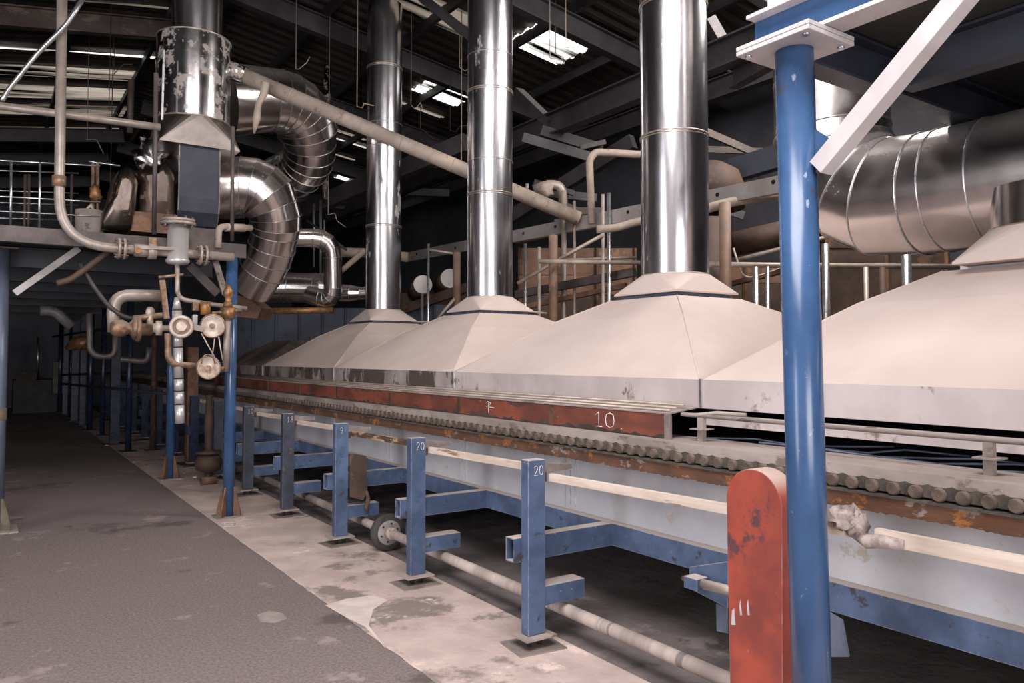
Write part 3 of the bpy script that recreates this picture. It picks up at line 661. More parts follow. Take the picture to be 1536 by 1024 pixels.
# ================================================================== left platform
PY0, PZ = 8.0, 2.745
mat('edge_steel', (.105, .085, .08), (.06, .05, .048), .5, .3, 5, dust=.35, dustc=(.32, .26, .23))
single(MB().chan((-3.0, PY0, PZ-.07), (2.16, PY0, PZ-.07), .09, .14, .012, None, -1), 'platform_beam', 'edge_steel', 'long dark edge beam along the front of the left platform', 'beam')
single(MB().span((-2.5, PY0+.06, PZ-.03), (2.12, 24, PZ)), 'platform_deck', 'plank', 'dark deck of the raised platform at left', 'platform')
for k, y in enumerate((9.2, 10.9, 12.4, 14.0, 16, 18.5, 21)):
    single(MB().ibeam((-2.5, y, PZ-.14), (2.12, y, PZ-.14), .1, .2, .012), 'platform_joist', 'dark_blue', 'dark blue joist under the left platform', 'joist', 'joists under the left platform')
def column(x, y, r, zt, label, m='blue_col', square=False, fins=True, group=None, rusty=False):
    t = thing('platform_column', (x, y, 0), label, 'column', group)
    if square: MB().span((x-r, y-r, .012), (x+r, y+r, zt)).build('shaft', m, t)
    else: MB().cyl((x, y, .012), (x, y, zt), r, 24).build('shaft', m, t)
    MB().span((x-r*2.4, y-r*2.4, .0), (x+r*2.4, y+r*2.4, .014)).build('base_plate', 'dusty_steel' if fins else 'dark_steel', t)
    if fins:
        for a in range(4):
            d = V((math.cos(a*math.pi/2+.78), math.sin(a*math.pi/2+.78), 0)); s = V((-d.y, d.x, 0))*.005
            p = [V((x, y, .014))+d*r*.9-s, V((x, y, .014))+d*r*2.3-s, V((x, y, .07))+d*r*2.3-s, V((x, y, .30))+d*r*1.25-s, V((x, y, .30))+d*r*.9-s]
            MB().prism(p, s*2).build('base_fin', 'olive' if rusty else 'brown', t)
    return t
t = column(.085, 8.55, .078, 2.60, 'blue-grey round column with a rusty foot at the left edge', 'blue_grey', rusty=True)
MB().box((.085, 8.55, 2.605), (.28, .26, .014)).build('cap_plate', 'edge_steel', t)
MB().tube([(.085, 8.55, 1.02), (.085, 8.55, 1.13)], .083, 24, cap=False).build('rust_patch', 'olive', t)
column(2.034, 8.0, .056, 2.605, 'round blue column beside the pipework with a finned foot')
column(2.022, 10.92, .056, 2.6, 'round blue column just behind the hanging silver tube')
far = [(192, 677, .05, 0), (171, 666, .075, 1), (153, 653, .045, 0), (134, 645, .06, 0), (123, 637, .06, 1), (111, 631, .075, 1), (105, 626, .05, 0), (97, 621, .06, 1), (89, 618, .06, 0)]
for px, py, r, sq in far:
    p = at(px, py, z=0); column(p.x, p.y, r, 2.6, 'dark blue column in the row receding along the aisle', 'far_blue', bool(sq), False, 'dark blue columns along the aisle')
p = at(229, 675, z=0); column(p.x, p.y, .05, 2.6, 'dark brown post between the two rows of blue legs', 'brown_dark', False, False)
p = at(286, 695, z=0); column(p.x, p.y, .075, 1.75, 'rusty brown square post behind the hanging silver tube', 'brown', True, False)
p = at(66, 560, z=1.2)
single(MB().cyl(at(57, 505, d=23), at(57, 570, d=23), .035, 10), 'upright_pipe', 'galv', 'thin pale upright pipe against the far wall', 'pipe')
# braces
Pf = lambda px, py, y=7.9: at(px, py, y=y)
strut(Pf(22, 440, 8.45), Pf(118, 373, 8.45), .075, .06, 'grey_channel', 'pale square brace from the left column up to the platform', 'column_brace')
strut(Pf(283, 398, 7.98), Pf(326, 441, 7.98), .05, .085, 'dark_pipe', 'dark flat brace running down to the round blue column', 'column_brace')
strut(Pf(323, 392, 8.1), Pf(338, 442, 8.1), .06, .03, 'pipe', 'short beige strap left of the round blue column top', 'column_brace')
# handrail on the platform
t = thing('handrail', (.3, 8.3, PZ), 'thin pale handrail along the left platform', 'handrail')
for py in (242, 296, 318): MB().cyl(at(-30, py-3, y=8.35), at(150, py+7, y=8.35), .008, 8).build('rail', 'galv', t)
for px in (17, 60): MB().cyl(V((at(px, 300, y=8.35).x, 8.35, PZ)), at(px, 243, y=8.35), .011, 8).build('upright', 'galv', t)
t = thing('handrail', (.4, 9.6, PZ), 'dark inner handrail farther back on the left platform', 'handrail')
for py in (255, 285, 303, 326): MB().cyl(at(-30, py, y=10.0), at(118, py+5, y=10.0), .008, 8).build('rail', 'galv', t)
for px in (38, 44, 108): MB().cyl(V((at(px, 300, y=10.0).x, 10.0, PZ)), at(px, 262, y=10.0), .016, 8).build('upright', 'girder_brown', t)
# burner pipework on the platform front
py_ = 7.82
def pipe(name, pts, r, m, label, rad=.12, n=14, cat='pipe', y=py_):
    return single(MB().tube(bend([at(a, b, y=y) for a, b in pts], rad, 6), r, n), name, m, label, cat)
t = thing('gas_pipe', at(150, 372, y=py_), 'thick pale pipe coming down and turning right along the platform edge', 'pipe')
MB().tube(bend([at(94, -60, y=py_), at(88, 366, y=py_), at(350, 386, y=py_)], .42, 8), .042, 18).build('pipe_run', 'pipe', t)
for py in (272,): MB().tube([at(88.6, py-8, y=py_), at(88.5, py+8, y=py_)], .055, 18).build('coupling', 'valve', t)
def flange_pair(px, py, r, dx, t, m='pipe', y=py_):
    for s in (-1, 1):
        c = at(px+s*dx, py+s*dx*.08, y=y); MB().cyl(c-V((.011, 0, 0)), c+V((.011, 0, 0)), r, 24).build('flange', m, t)
    for k in range(8):
        a = k*math.pi/4+.2; c = at(px, py, y=y)+V((0, math.cos(a)*r*.8, math.sin(a)*r*.8)); MB().cyl(c-V((.055, 0, 0)), c+V((.055, 0, 0)), .009, 6).build('flange_bolt', 'valve', t)
flange_pair(182, 373, .098, 4, t); flange_pair(304, 383, .098, 4, t)
t = thing('gate_valve', at(228, 377, y=py_), 'beige clamp valve on the platform pipe left of the canister', 'valve')
MB().lathe(at(200, 375, y=py_), (1, 0, 0), [(.045, 0), (.06, .01), (.06, .10), (.05, .14)], 18).build('valve_body', 'pipe', t)
c = at(228, 377, y=py_); MB().cyl(c-V((.035, 0, 0)), c+V((.035, 0, 0)), .075, 20).build('clamp', 'pipe', t)
MB().span(c+V((-.035, -.035, .06)), c+V((.035, .035, .125))).build('bonnet', 'valve', t, .008)
MB().bar(at(206, 371, y=py_-.07), at(262, 373, y=py_-.07), .03, .03).build('lever', 'pipe', t)
c = at(206, 376, y=py_-.06); MB().cyl(c, c-V((0, .03, 0)), .03, 16).build('valve_cap', 'brass', t)
# canister
t = thing('filter_canister', at(267, 395, y=py_), 'upright silver filter canister with a bolted flange lid', 'canister')
cc = at(267, 365, y=py_); z0 = at(267, 393, y=py_).z; z1 = at(267, 338, y=py_).z
MB().lathe((cc.x, cc.y, z0), (0, 0, 1), [(.03, -.03), (.09, -.02), (.107, .0), (.107, .02), (.095, .03), (.095, z1-z0)], 28).build('body', 'canister', t)
MB().cyl((cc.x, cc.y, z1), (cc.x, cc.y, z1+.028), .155, 28).build('flange', 'pipe', t)
ld = MB().cyl((cc.x, cc.y, z1+.032), (cc.x, cc.y, z1+.056), .15, 28).build('lid', 'pipe', t)
for k in range(8):
    a = k*math.pi/4+.3; p = V((cc.x+.13*math.cos(a), cc.y+.13*math.sin(a), z1-.02)); MB().cyl(p, p+V((0, 0, .10)), .011, 6).build('lid_bolt', 'galv', ld)
pipe('drain_pipe', [(266, 395), (266, 448), (312, 456), (370, 463)], .022, 'pipe', 'thin pipe bending from the canister foot to the right', .09)
t = thing('pipe_tee', at(267, 413, y=py_), 'thin horizontal bar clamped under the canister', 'bar')
MB().cyl(at(238, 416, y=py_), at(275, 412, y=py_), .015, 10).build('bar', 'valve', t)
# long horizontal pipe and diagonal conduit at upper left
pipe('steam_pipe', [(-30, 155), (240, 191)], .036, 'pipe', 'straight pipe running across to the worn silver sleeve', y=8.2)
pipe('conduit', [(3, 152), (10, 138), (60, 75), (98, 40), (128, -8)], .02, 'galv', 'thin crooked diagonal conduit crossing the tall pipe at upper left', .3, 8, 'conduit', y=7.7)
# hanging segmented tube
t = thing('vent_tube', at(268, 635, y=7.7), 'bright silver segmented tube hanging below the valves', 'tube')
zz = [445, 465, 500, 520, 567, 586, 606, 635]
for k in range(len(zz)-1):
    MB().tube([at(265+.05*(zz[k]-445)/2, zz[k]+1, y=7.7), at(265+.05*(zz[k+1]-445)/2, zz[k+1]-.6, y=7.7)], .043 if k > 0 else [.02, .043], 18).build('tube_section', 'canister', t)
# valves cluster
def round_valve(px, py, r, label, name='valve', y=7.62, ax=(-.35, -1, 0), m='gauge'):
    t = thing(name, at(px, py, y=y), label, 'valve'); c = at(px, py, y=y); A = V(ax).normalized()
    MB().lathe(c, A, [(r*.9, -.05), (r, -.04), (r, .0), (r*.86, .012), (r*.84, .008), (r*.2, .02)], 28).build('cover', m, t)
    MB().ring(c+A*.004, A, r*.97, .009, 28).build('rim', 'valve', t)
    MB().cyl(c+A*.0, c+A*.055, r*.22, 14).build('spindle', 'valve', t)
    MB().cyl(c-A*.05, c-A*.13, r*.6, 18).build('body', 'valve', t)
    return t
round_valve(319, 489, .112, 'round white diaphragm valve beside the blue column, upper of two')
round_valve(313, 551, .108, 'round white diaphragm valve at the lower end of the pipe loop')
t = thing('ring_valve', at(272, 490, y=7.64), 'round ring-faced valve in front of the hanging silver tube', 'valve')
c = at(272, 490, y=7.6); A = V((-.2, -1, 0)).normalized()
MB().ring(c, A, .088, .020, 28, 8).build('ring', 'gauge', t); MB().cyl(c+A*.0, c+A*.05, .045, 20).build('hub', 'gauge', t)
MB().cyl(c-A*.05, c-A*.01, .085, 24).build('body', 'valve', t)
MB().bar(at(284, 489, y=7.6), at(304, 494, y=7.6), .03, .05).build('arm', 'pipe', t)
pipe('loop_pipe', [(252, 500), (252, 545), (308, 550)], .030, 'valve', 'rusty loop pipe under the ring valve', .10, y=7.68)
t = thing('riser_pipe', at(338, 560, y=7.72), 'beige riser pipe with a rusty fitting on top by the blue column', 'pipe')
MB().tube([at(338.5, 557, y=7.75), at(341.5, 470, y=7.75)], .034, 16).build('pipe_run', 'pipe', t)
MB().tube([at(338, 553, y=7.75), at(316, 556, y=7.72)], .03, 14).build('elbow', 'valve', t)
a, b = at(341.5, 478, y=7.75), at(342, 462, y=7.75); MB().tube([a, b], .075, 6).build('union_nut', 'brass', t)
MB().lathe(at(342, 462, y=7.75), (0, 0, 1), [(.03, 0), (.045, .01), (.045, .05), (.03, .06), (.03, .10), (.048, .12), (.05, .16), (.03, .20), (.015, .23)], 14).build('fitting', 'brass', t)
MB().cyl(at(318, 470, y=7.75), at(362, 466, y=7.75), .018, 10).build('cross_bar', 'valve', t)
MB().bar(at(318, 494, y=7.7), at(336, 496, y=7.72), .05, .05).build('side_branch', 'valve', t)
# burner body at left of cluster
t = thing('burner_valve', at(205, 496, y=7.9), 'bulky brown burner valve with flanges left of the hanging tube', 'valve')
B = lambda px, py: at(px, py, y=7.9)
MB().lathe(B(166, 492), (1, 0, 0), [(.05, 0), (.075, .03), (.08, .10), (.05, .15), (.07, .17), (.105, .19), (.105, .22), (.07, .23)], 20).build('body', 'valve', t)
MB().lathe(B(203, 494), (1, 0, 0), [(.10, 0), (.115, .01), (.115, .04), (.06, .05), (.06, .14)], 20).build('flange', 'valve', t)
MB().lathe(B(226, 492), (1, 0, 0), [(.05, 0), (.05, .04), (.08, .045), (.08, .09), (.03, .1), (.03, .22)], 6).build('union_nut', 'gauge', t)
MB().cyl(B(225, 470), B(225, 490), .03, 12).build('stem', 'gauge', t)
MB().blob(B(225, 468), (.04, .04, .05), 5, .1).build('knob', 'gauge', t)
MB().cyl(B(200, 478), B(250, 472), .028, 12).build('side_pipe', 'valve', t)
pipe('bend_pipe', [(171, 498), (169, 442), (242, 444)], .056, 'pipe', 'thick beige pipe bend looping up from the burner valve', .22, y=8.0)
pipe('u_pipe', [(134, 470), (135, 533), (173, 536), (173, 500)], .028, 'dark_pipe', 'dark U-shaped pipe loop below the burner valve', .1, y=8.3)
pipe('u_pipe', [(180, 538), (222, 542), (224, 520)], .03, 'dark_pipe', 'dark low pipe right of the U-shaped loop', .1, y=8.3)
pipe('cable', [(120, 395), (140, 430), (165, 462), (190, 478), (250, 476)], .022, 'dark_pipe', 'dark sagging cable left of the burner valve', .3, 8, 'cable', y=7.95)
pipe('cable', [(170, 372), (140, 395), (105, 420), (85, 425)], .028, 'brown_dark', 'dark cable drooping below the left end of the platform pipe', .3, 8, 'cable', y=7.9)
strut(at(243, 420, y=7.8), at(250, 478, y=7.8), .05, .03, 'valve', 'narrow brown strap hanging left of the thin drain pipe', 'hanger_strap', 'strap')
for k, (a, b, lb) in enumerate((((302, 500), (322, 535), 'left thin linkage rod between the two white valves'), ((322, 508), (318, 535), 'middle thin linkage rod between the two white valves'), ((328, 505), (334, 540), 'right thin linkage rod between the two white valves'))):
    single(MB().cyl(at(*a, y=7.6), at(*b, y=7.6), .006, 6), 'linkage_rod', 'gauge', lb, 'rod')
single(MB().tube([at(300+10*math.cos(q)+12, 545-14*math.sin(q), y=7.58) for q in [math.pi*k/10 for k in range(11)]], .006, 6), 'wire_hoop', 'valve', 'thin wire hoop over the lower white valve', 'wire')
t = thing('pipe_fitting', at(290, 470, y=7.8), 'small glass-fronted fitting cluster between drain pipe and white valve', 'fitting')
MB().box(at(293, 460, y=7.8), (.06, .06, .09)).build('fitting', 'valve', t, .01); MB().box(at(292, 482, y=7.78), (.05, .05, .13)).build('glass', 'canister', t, .012); MB().cyl(at(308, 452, y=7.8), at(308, 472, y=7.8), .05, 10).build('socket', 'brass', t)
# pipe stub over the platform beam right of canister
t = thing('elbow_pipe', at(328, 372, y=7.9), 'short beige elbow pipe right of the canister going to the silver elbow', 'pipe')
MB().tube(bend([at(327, 372, y=7.95), at(328, 340, y=7.95), at(376, 342, y=8.2)], .07, 5), .033, 14).build('pipe_run', 'pipe_dusty', t)
MB().tube([at(338, 341, y=8.0), at(366, 342, y=8.15)], .042, 14).build('wrapping', 'pipe_dusty', t)
for a, b, r, lb, y in (((234, 110), (231, 352), .022, 'thin upright pole left of the navy fan casing', 8.2), ((349, 190), (348, 362), .02, 'thin upright pole before the lower silver elbow', 8.0), ((197, 120), (195, 200), .04, 'short dusty upright channel under the roof left of the sleeve', 11)):
    single(MB().cyl(at(*a, y=y), at(*b, y=y), r, 10), 'upright_pole', 'edge_steel' if r < .03 else 'girder_brown', lb, 'pole')

mat('cowl_light', (.44, .39, .365), (.34, .30, .275), .38, 1., 4)
# ================================================================== fan, sleeve and silver elbows on the platform
fy = 8.75
t = thing('exhaust_stack', (1.9, fy, PZ), 'polished stack with a wide worn sleeve standing on the left platform', 'exhaust stack')
c0 = at(291, 180, y=fy); sx = c0.x; zf = c0.z; zt = at(291, 60, y=fy).z
SR = .395; sc_y = fy+.42
sx = at(290.5, 120, y=sc_y).x; zf = at(290, 186, y=sc_y).z; zt = at(290, 62, y=sc_y).z; zb = at(290, 216, y=sc_y-.4).z
MB().tube([(sx, sc_y, zf), (sx, sc_y, zt)], SR, 48, cap=False).build('sleeve', 'stainless_worn', t)
MB().ring((sx, sc_y, zt), (0, 0, 1), SR, .008, 48).build('rim', 'band', t); MB().ring((sx, sc_y, zf), (0, 0, 1), SR, .01, 48).build('rim', 'band', t)
MB().tube([(sx+.03, sc_y, zf+.2), (sx+.03, sc_y, roof_z(sx)-.12)], .27, 40, cap=False).build('flue_section', 'stainless', t)
flare(MB(), sx, sc_y, zb, zf, .415, SR).build('flare_collar', 'cowl_light', t)
MB().bar(at(246, 75, y=sc_y-.4), at(243, 180, y=sc_y-.4), .02, .02).build('sleeve_seam', 'galv', t)
t = thing('fan_casing', (sx, fy, PZ), 'navy-fronted curved fan casing under the worn silver sleeve', 'fan casing')
xa, xb = at(268, 280, y=fy+.06).x, at(329, 280, y=fy+.06).x
fz = at(300, 218, y=fy).z; bz = at(300, 344, y=fy).z
pr = [(fy+.06, fz+.05), (fy+.06, bz+.35), (fy+.08, bz+.2), (fy+.16, bz+.06), (fy+.30, bz), (fy+.65, bz), (fy+.78, bz+.25), (fy+.78, fz+.05)]
MB().prism([(xa+.006, y, z) for y, z in pr], (xb-xa-.012, 0, 0)).build('casing', 'silver', t)
MB().rings([[V((xa, y-.004, z)), V((xb, y-.004, z)), V((xb, y+.004, z)), V((xa, y+.004, z))] for y, z in pr[:5]], smooth=False).build('front_wrap', 'navy', t)
for x in (xa, xb): MB().rings([[V((x-.006, y-.012, z)), V((x+.006, y-.012, z)), V((x+.006, y+.01, z)), V((x-.006, y+.01, z))] for y, z in pr[:5]], smooth=False).build('edge_strip', 'silver', t)
MB().span((xa-.02, fy+.1, PZ), (xb+.02, fy+.75, bz+.03)).build('plinth', 'edge_steel', t)
# crumpled cowls left of the fan
mat('cowl', (.27, .22, .19), (.17, .135, .115), .33, 1., 2, bump=.12, spots=((.24, .15, .10), .62, 6))
def cowl(name, pix, y, dep, label, m='cowl', inset=.88):
    poly = [at(a, b, y=y) for a, b in pix]; c = sum(poly, V())/len(poly); t = thing(name, (c.x, y, PZ), label, 'cowl')
    r0 = poly; r1 = [p+V((0, .05, 0)) for p in poly]; f = [c+(p-c)*inset+V((0, -.03, 0)) for p in poly]; r2 = [p+V((0, dep, 0)) for p in poly]
    g = [c+(p-c)*.5+V((0, -.13, 0)) for p in poly]; MB().rings([g, f, r0, r1, r2]).build('shell', m, t); return t
t = cowl('machine_cowl', [(152, 344), (154, 318), (166, 300), (172, 275), (178, 256), (189, 249), (200, 255), (207, 275), (203, 310), (197, 343)], 8.6, .5, 'shiny crumpled metal cowl with a bulge, left of the fan casing')
t = cowl('machine_cowl', [(207, 275), (200, 256), (236, 250), (250, 240), (262, 262), (262, 332), (208, 330)], 8.8, .55, 'shiny square metal cowl between bulged cowl and fan casing')
MB().span(at(196, 346, y=8.65), at(262, 326, y=8.8)+V((0, .3, 0))).build('support_block', 'brown', t)
t = thing('crumpled_foil', at(225, 240, y=9.3), 'crumpled bright foil behind the square metal cowl', 'foil'); MB().blob(at(226, 236, y=9.3), (.16, .12, .20), 9, .4, 12, 9).build('foil', 'stainless_worn', t)
t = thing('motor', at(133, 345, y=8.7), 'squat grey drum motor at the left of the metal cowls', 'motor')
a = at(134, 345, y=8.8); MB().cyl((a.x, a.y, PZ), (a.x, a.y, at(134, 316, y=8.8).z), .13, 20).build('drum', 'dusty_steel', t); MB().tube([at(126, 318, y=8.72), at(136, 308, y=8.72), at(146, 325, y=8.72), at(150, 340, y=8.72)], .014, 8).build('cable', 'rod', t)
t = thing('pump_stand', at(142, 300, y=9.2), 'thin brassy upright pipe stand behind the drum motor', 'pipe stand')
for px in (140, 147): MB().cyl(at(px, 340, y=9.2), at(px-1, 245, y=9.2), .018, 8).build('upright', 'valve', t)
MB().blob(at(144, 292, y=9.15), (.06, .05, .09), 4, .4).build('fitting', 'brass', t); MB().cyl(at(133, 242, y=9.2), at(180, 249, y=9.2), .012, 6).build('bar', 'galv', t)
# ducts
def duct(label, pts, rads, m='silver', n=40, rad=.5, seg=5, seam=.0035, skip=()):
    P = [at(a, b, d=d) for a, b, d in pts]
    # rounded polyline with radii interpolated along it
    path = [P[0]]; rr = [rads[0]]
    for i in range(1, len(P)-1):
        a = P[i-1]-P[i]; b = P[i+1]-P[i]; q = min(rad, a.length*.48, b.length*.48); A = P[i]+a.normalized()*q; B = P[i]+b.normalized()*q
        for k in range(seg+1):
            t = k/seg; path.append(A*(1-t)**2+P[i]*2*t*(1-t)+B*t*t); rr.append(rads[i])
    path.append(P[-1]); rr.append(rads[-1])
    keep = [0]
    for i in range(1, len(path)):
        if (path[i]-path[keep[-1]]).length > .06: keep.append(i)
    path = [path[i] for i in keep]; rr = [rr[i] for i in keep]
    t = thing('duct', path[len(path)//2]-V((0, 0, rads[1])), label, 'duct')
    MB().tube(path, rr, n, gore=True).build('duct_body', m, t)
    for k in range(1, len(path)-1):
        ax = (path[k+1]-path[k]).normalized()+(path[k]-path[k-1]).normalized()
        if (path[k+1]-path[k-1]).length < .03: continue
        MB().ring(path[k], ax, rr[k]*1.012+.001, seam, 40).build('seam_ring', 'galv', t)
    return t
duct('silver elbow duct beside the fan casing curving down to the hood', [(326, 283, 9.3), (386, 280, 9.4), (416, 318, 9.5), (408, 380, 9.7), (376, 432, 9.9)], [.375, .37, .31, .29, .275], rad=.42, seg=3)
duct('silver elbow duct behind the worn sleeve, upper of the two', [(338, 150, 9.6), (452, 150, 10.2), (472, 246, 10.8), (372, 292, 11.6)], [.46, .40, .35, .33], rad=.8, seg=6)
duct('slim silver U-bend duct right of the lower elbow', [(430, 357, 10.9), (498, 357, 11.1), (500, 452, 11.2), (462, 442, 11.3)], [.125, .135, .135, .13], rad=.28, seg=4, n=24, seam=.004)
duct('fat horizontal silver duct behind the slim U-bend', [(384, 432, 11.6), (430, 431, 11.6), (478, 432, 11.6), (500, 433, 11.6)], [.22, .225, .225, .20], rad=.05, seg=1, n=32)
duct('narrow silver duct continuing right towards the narrow stack', [(478, 438, 11.9), (520, 440, 11.9), (545, 440, 11.9), (600, 441, 11.9)], [.13, .13, .10, .10], rad=.05, seg=1, n=24)
single(MB().prism([at(340, 440, d=10.0), at(372, 446, d=10.0), at(392, 462, d=10.0), at(386, 478, d=10.0), at(340, 474, d=10)], (.25, .3, 0)), 'hopper', 'brown', 'dusty brown hopper plate below the lower silver elbow', 'hopper')
# sloping dusty pipe
t = thing('sloping_pipe', at(600, 215, d=9.2), 'long dusty pipe sloping down from the worn sleeve past two stacks', 'pipe')
A, B2 = at(348, 106, d=8.9), at(868, 328, d=9.55); MB().cyl(A, B2, .088, 24).build('pipe_run', 'pipe_dusty', t)
D = (B2-A).normalized()
MB().cyl(A-D*.06, A+D*.16, .105, 24).build('socket', 'stainless_worn', t)
for q in (.16, .3, .47, .62, .8): MB().ring(A+(B2-A)*q, D, .089, .006, 24).build('joint_ring', 'pipe_dusty', t)
t = thing('hanging_strap', at(390, 160, d=8.9), 'torn dusty strap hanging from the sloping pipe', 'strap')
MB().tube([at(398, 124, d=8.8), at(396, 140, d=8.8), at(388, 155, d=8.8), at(385, 178, d=8.8), at(381, 200, d=8.8)], [.05, .045, .035, .045, .012], 8).build('strap', 'pipe_dusty', t)
for q in (491,):
    single(MB().cyl(at(491, 98, d=12), at(488, 300, d=12), .055, 12), 'upright_pipe', 'stainless_worn', 'thin polished upright pipe behind the upper elbow', 'pipe')
for px, y0, y1, lb in ((481, 300, 420, 'bright thin rod behind the slim U-bend, right'), (471, 305, 400, 'bright thin rod behind the slim U-bend, left'), (486, 330, 420, 'dark thin upright rod by the slim U-bend')):
    single(MB().cyl(at(px, y0, d=12.4), at(px, y1, d=12.4), .02, 8), 'upright_rod', 'galv', lb, 'rod')

# ================================================================== machinery behind the hoods
BX = 6.1
t = thing('perforated_channel', (BX, 8, 3.0), 'long grey punched steel channel crossing behind the stacks', 'channel')
A, B2 = at(612, 386, x=BX), at(1200, 271, x=BX)
zc = (A.z+B2.z)/2
MB().chan((BX, A.y, A.z), (BX, B2.y, B2.z), .06, .165, .01, None, -1).build('channel', 'grey_channel', t)
for px, py in ((625, 381), (645, 377), (683, 372), (785, 350), (833, 340), (885, 329), (942, 318), (1076, 292), (1160, 273), (1190, 268)):
    p = at(px, py, x=BX-.031); MB().cyl(p+V((.002, 0, 0)), p-V((.004, 0, 0)), .024, 6).build('bolt_hole', 'black', t)
def by(px, py, d): return at(px, py, d=d)
uprights = [(830, 352, 490, .055, 9.1, 'brown', 'rusty brown post right of the middle stack'), (685, 378, 470, .055, 10.9, 'brown', 'rusty brown post right of the narrow stack'), (1089, 303, 460, .055, 7.2, 'brown', 'rusty brown post right of the widest stack'),
            (846, 285, 400, .035, 9.8, 'pipe', 'pale upright pipe right of the middle stack'), (642, 365, 480, .020, 11, 'galv', 'bright rod left of the rusty post by the narrow stack'), (633, 440, 490, .020, 11, 'galv', 'short bright rod beside the narrow stack'),
            (788, 365, 430, .020, 9.6, 'galv', 'bright rod close right of the middle stack'), (809, 370, 480, .022, 9.6, 'rod', 'dull rod just left of the rusty middle post'), (862, 300, 480, .018, 9.6, 'rod', 'thin dull rod right of the rusty middle post'),
            (905, 290, 470, .020, 9, 'rod', 'dull rod left of the widest stack'), (914, 288, 465, .026, 9, 'galv', 'bright rod left of the widest stack'), (1134, 400, 475, .030, 7.6, 'galv', 'bright upright rod between widest stack and blue column'),
            (1152, 400, 480, .022, 7.6, 'galv', 'thinner upright rod between widest stack and blue column'), (1240, 365, 500, .035, 7.4, 'galv', 'bright upright rod close right of the blue column'), (1300, 400, 470, .022, 7.6, 'rod', 'thin dull rod under the big duct'), (1325, 400, 465, .03, 7.8, 'brown_dark', 'dark rod under the big duct'),
            (1361, 380, 460, .045, 7.6, 'galv', 'bright thick rod under the big duct'), (1058, 330, 410, .26, 8.2, 'brown_dark', 'fat dark upright flue just right of the widest stack')]
for px, y0, y1, r, d, m, lb in uprights:
    a = at(px, y0, d=d); b = at(px, y1, d=d); a = V((b.x, b.y, a.z))
    zb = 0
    single(MB().cyl((b.x, b.y, zb), a, r, 12 if r < .2 else 24), 'upright_rod' if m in ('galv', 'rod', 'pipe') else 'upright_post', m, lb, 'rod' if m in ('galv', 'rod', 'pipe') else 'post')
runs = [([(808, 392), (960, 394)], .026, 8.9, 'rod', 'long horizontal handrail between middle and widest stacks'), ([(1040, 396), (1172, 398), (1440, 400)], .028, 7.9, 'rod', 'long horizontal handrail behind the blue column'), ([(842, 390), (955, 386)], .018, 9.3, 'rod', 'thin second rail above the handrail'),
        ([(888, 336), (884, 240), (893, 228), (960, 232)], .045, 9.2, 'pipe_dusty', 'bent dusty pipe rising left of the widest stack'), ([(895, 344), (925, 342), (960, 331), (1000, 325)], .045, 8.6, 'pipe_dusty', 'dusty pipe stub under the punched channel'), ([(1040, 318), (1100, 302), (1180, 290)], .048, 7.6, 'pipe_dusty', 'dusty wrapped pipe under the channel by the blue column'),
        ([(776, 425), (905, 352)], .022, 9.4, 'rod', 'thin diagonal pipe rising right from the middle stack'), ([(840, 388), (905, 352)], .022, 9.0, 'rod', 'short diagonal brace pipe under the channel'), ([(1095, 368), (1300, 320)], .14, 8.6, 'brown_dark', 'fat dark duct running behind the blue column'), ([(1105, 390), (1310, 338)], .022, 8.3, 'rod', 'thin pipe under the fat dark duct'),
        ([(500, 378), (560, 380), (612, 386)], .08, 12.4, 'pipe_dusty', 'dusty pipe passing behind the narrow stack at the channel end'), ([(380, 467), (500, 465)], .045, 11.2, 'brass', 'brassy horizontal pipe above the dark far hood'), ([(460, 330), (520, 375)], .02, 12, 'navy', 'thin dark pipe behind the slim U-bend'), ([(640, 374), (690, 382)], .018, 11.2, 'rod', 'thin bar between rods beside the narrow stack'),
        ([(655, 480), (682, 448)], .022, 10.8, 'rod', 'short diagonal bar beside the middle stack collar'), ([(508, 410), (548, 375)], .045, 12.2, 'pipe_dusty', 'dusty diagonal pipe left of the narrow stack'), ([(1100, 372), (1115, 420), (1150, 410), (1215, 385)], .010, 8.0, 'rod', 'thin looping wire under the fat dark duct')]
for pts, r, d, m, lb in runs:
    P = [at(a, b, d=d) for a, b in pts]
    single(MB().tube(bend(P, .15, 4) if len(P) > 2 else P, r, 14), 'background_pipe', m, lb, 'pipe')
t = thing('elbow_pipe', at(830, 285, d=10.2), 'silvery hooked pipe elbow right of the middle stack', 'pipe')
MB().tube(bend([at(800, 284, d=10.2), at(826, 276, d=10.2), at(842, 280, d=10.2), at(846, 312, d=10.2)], .16, 5), [.06]*14 if 0 else .062, 14).build('elbow', 'pipe', t); MB().blob(at(818, 283, d=10.2), (.12, .12, .1), 3, .3).build('joint', 'pipe_dusty', t)
MB().cyl(at(788, 282, d=10.3), at(793, 282, d=10.3), .06, 14).build('flange', 'pipe', t)
for k, (px, py, r, lb) in enumerate(((634, 427, .14, 'round pipe end with pale face near the narrow stack'), (675, 418, .145, 'round pale pipe end half hidden by the rusty post'))):
    c = at(px, py, d=11.6); t = thing('blanked_pipe', c, lb, 'pipe'); A = V((-.35, -.9, .05)).normalized()
    MB().cyl(c, c-A*.9, r*1.05, 24).build('pipe_run', 'brown_dark', t); MB().cyl(c+A*.0, c+A*.03, r, 24).build('end_cap', 'grey_channel', t)
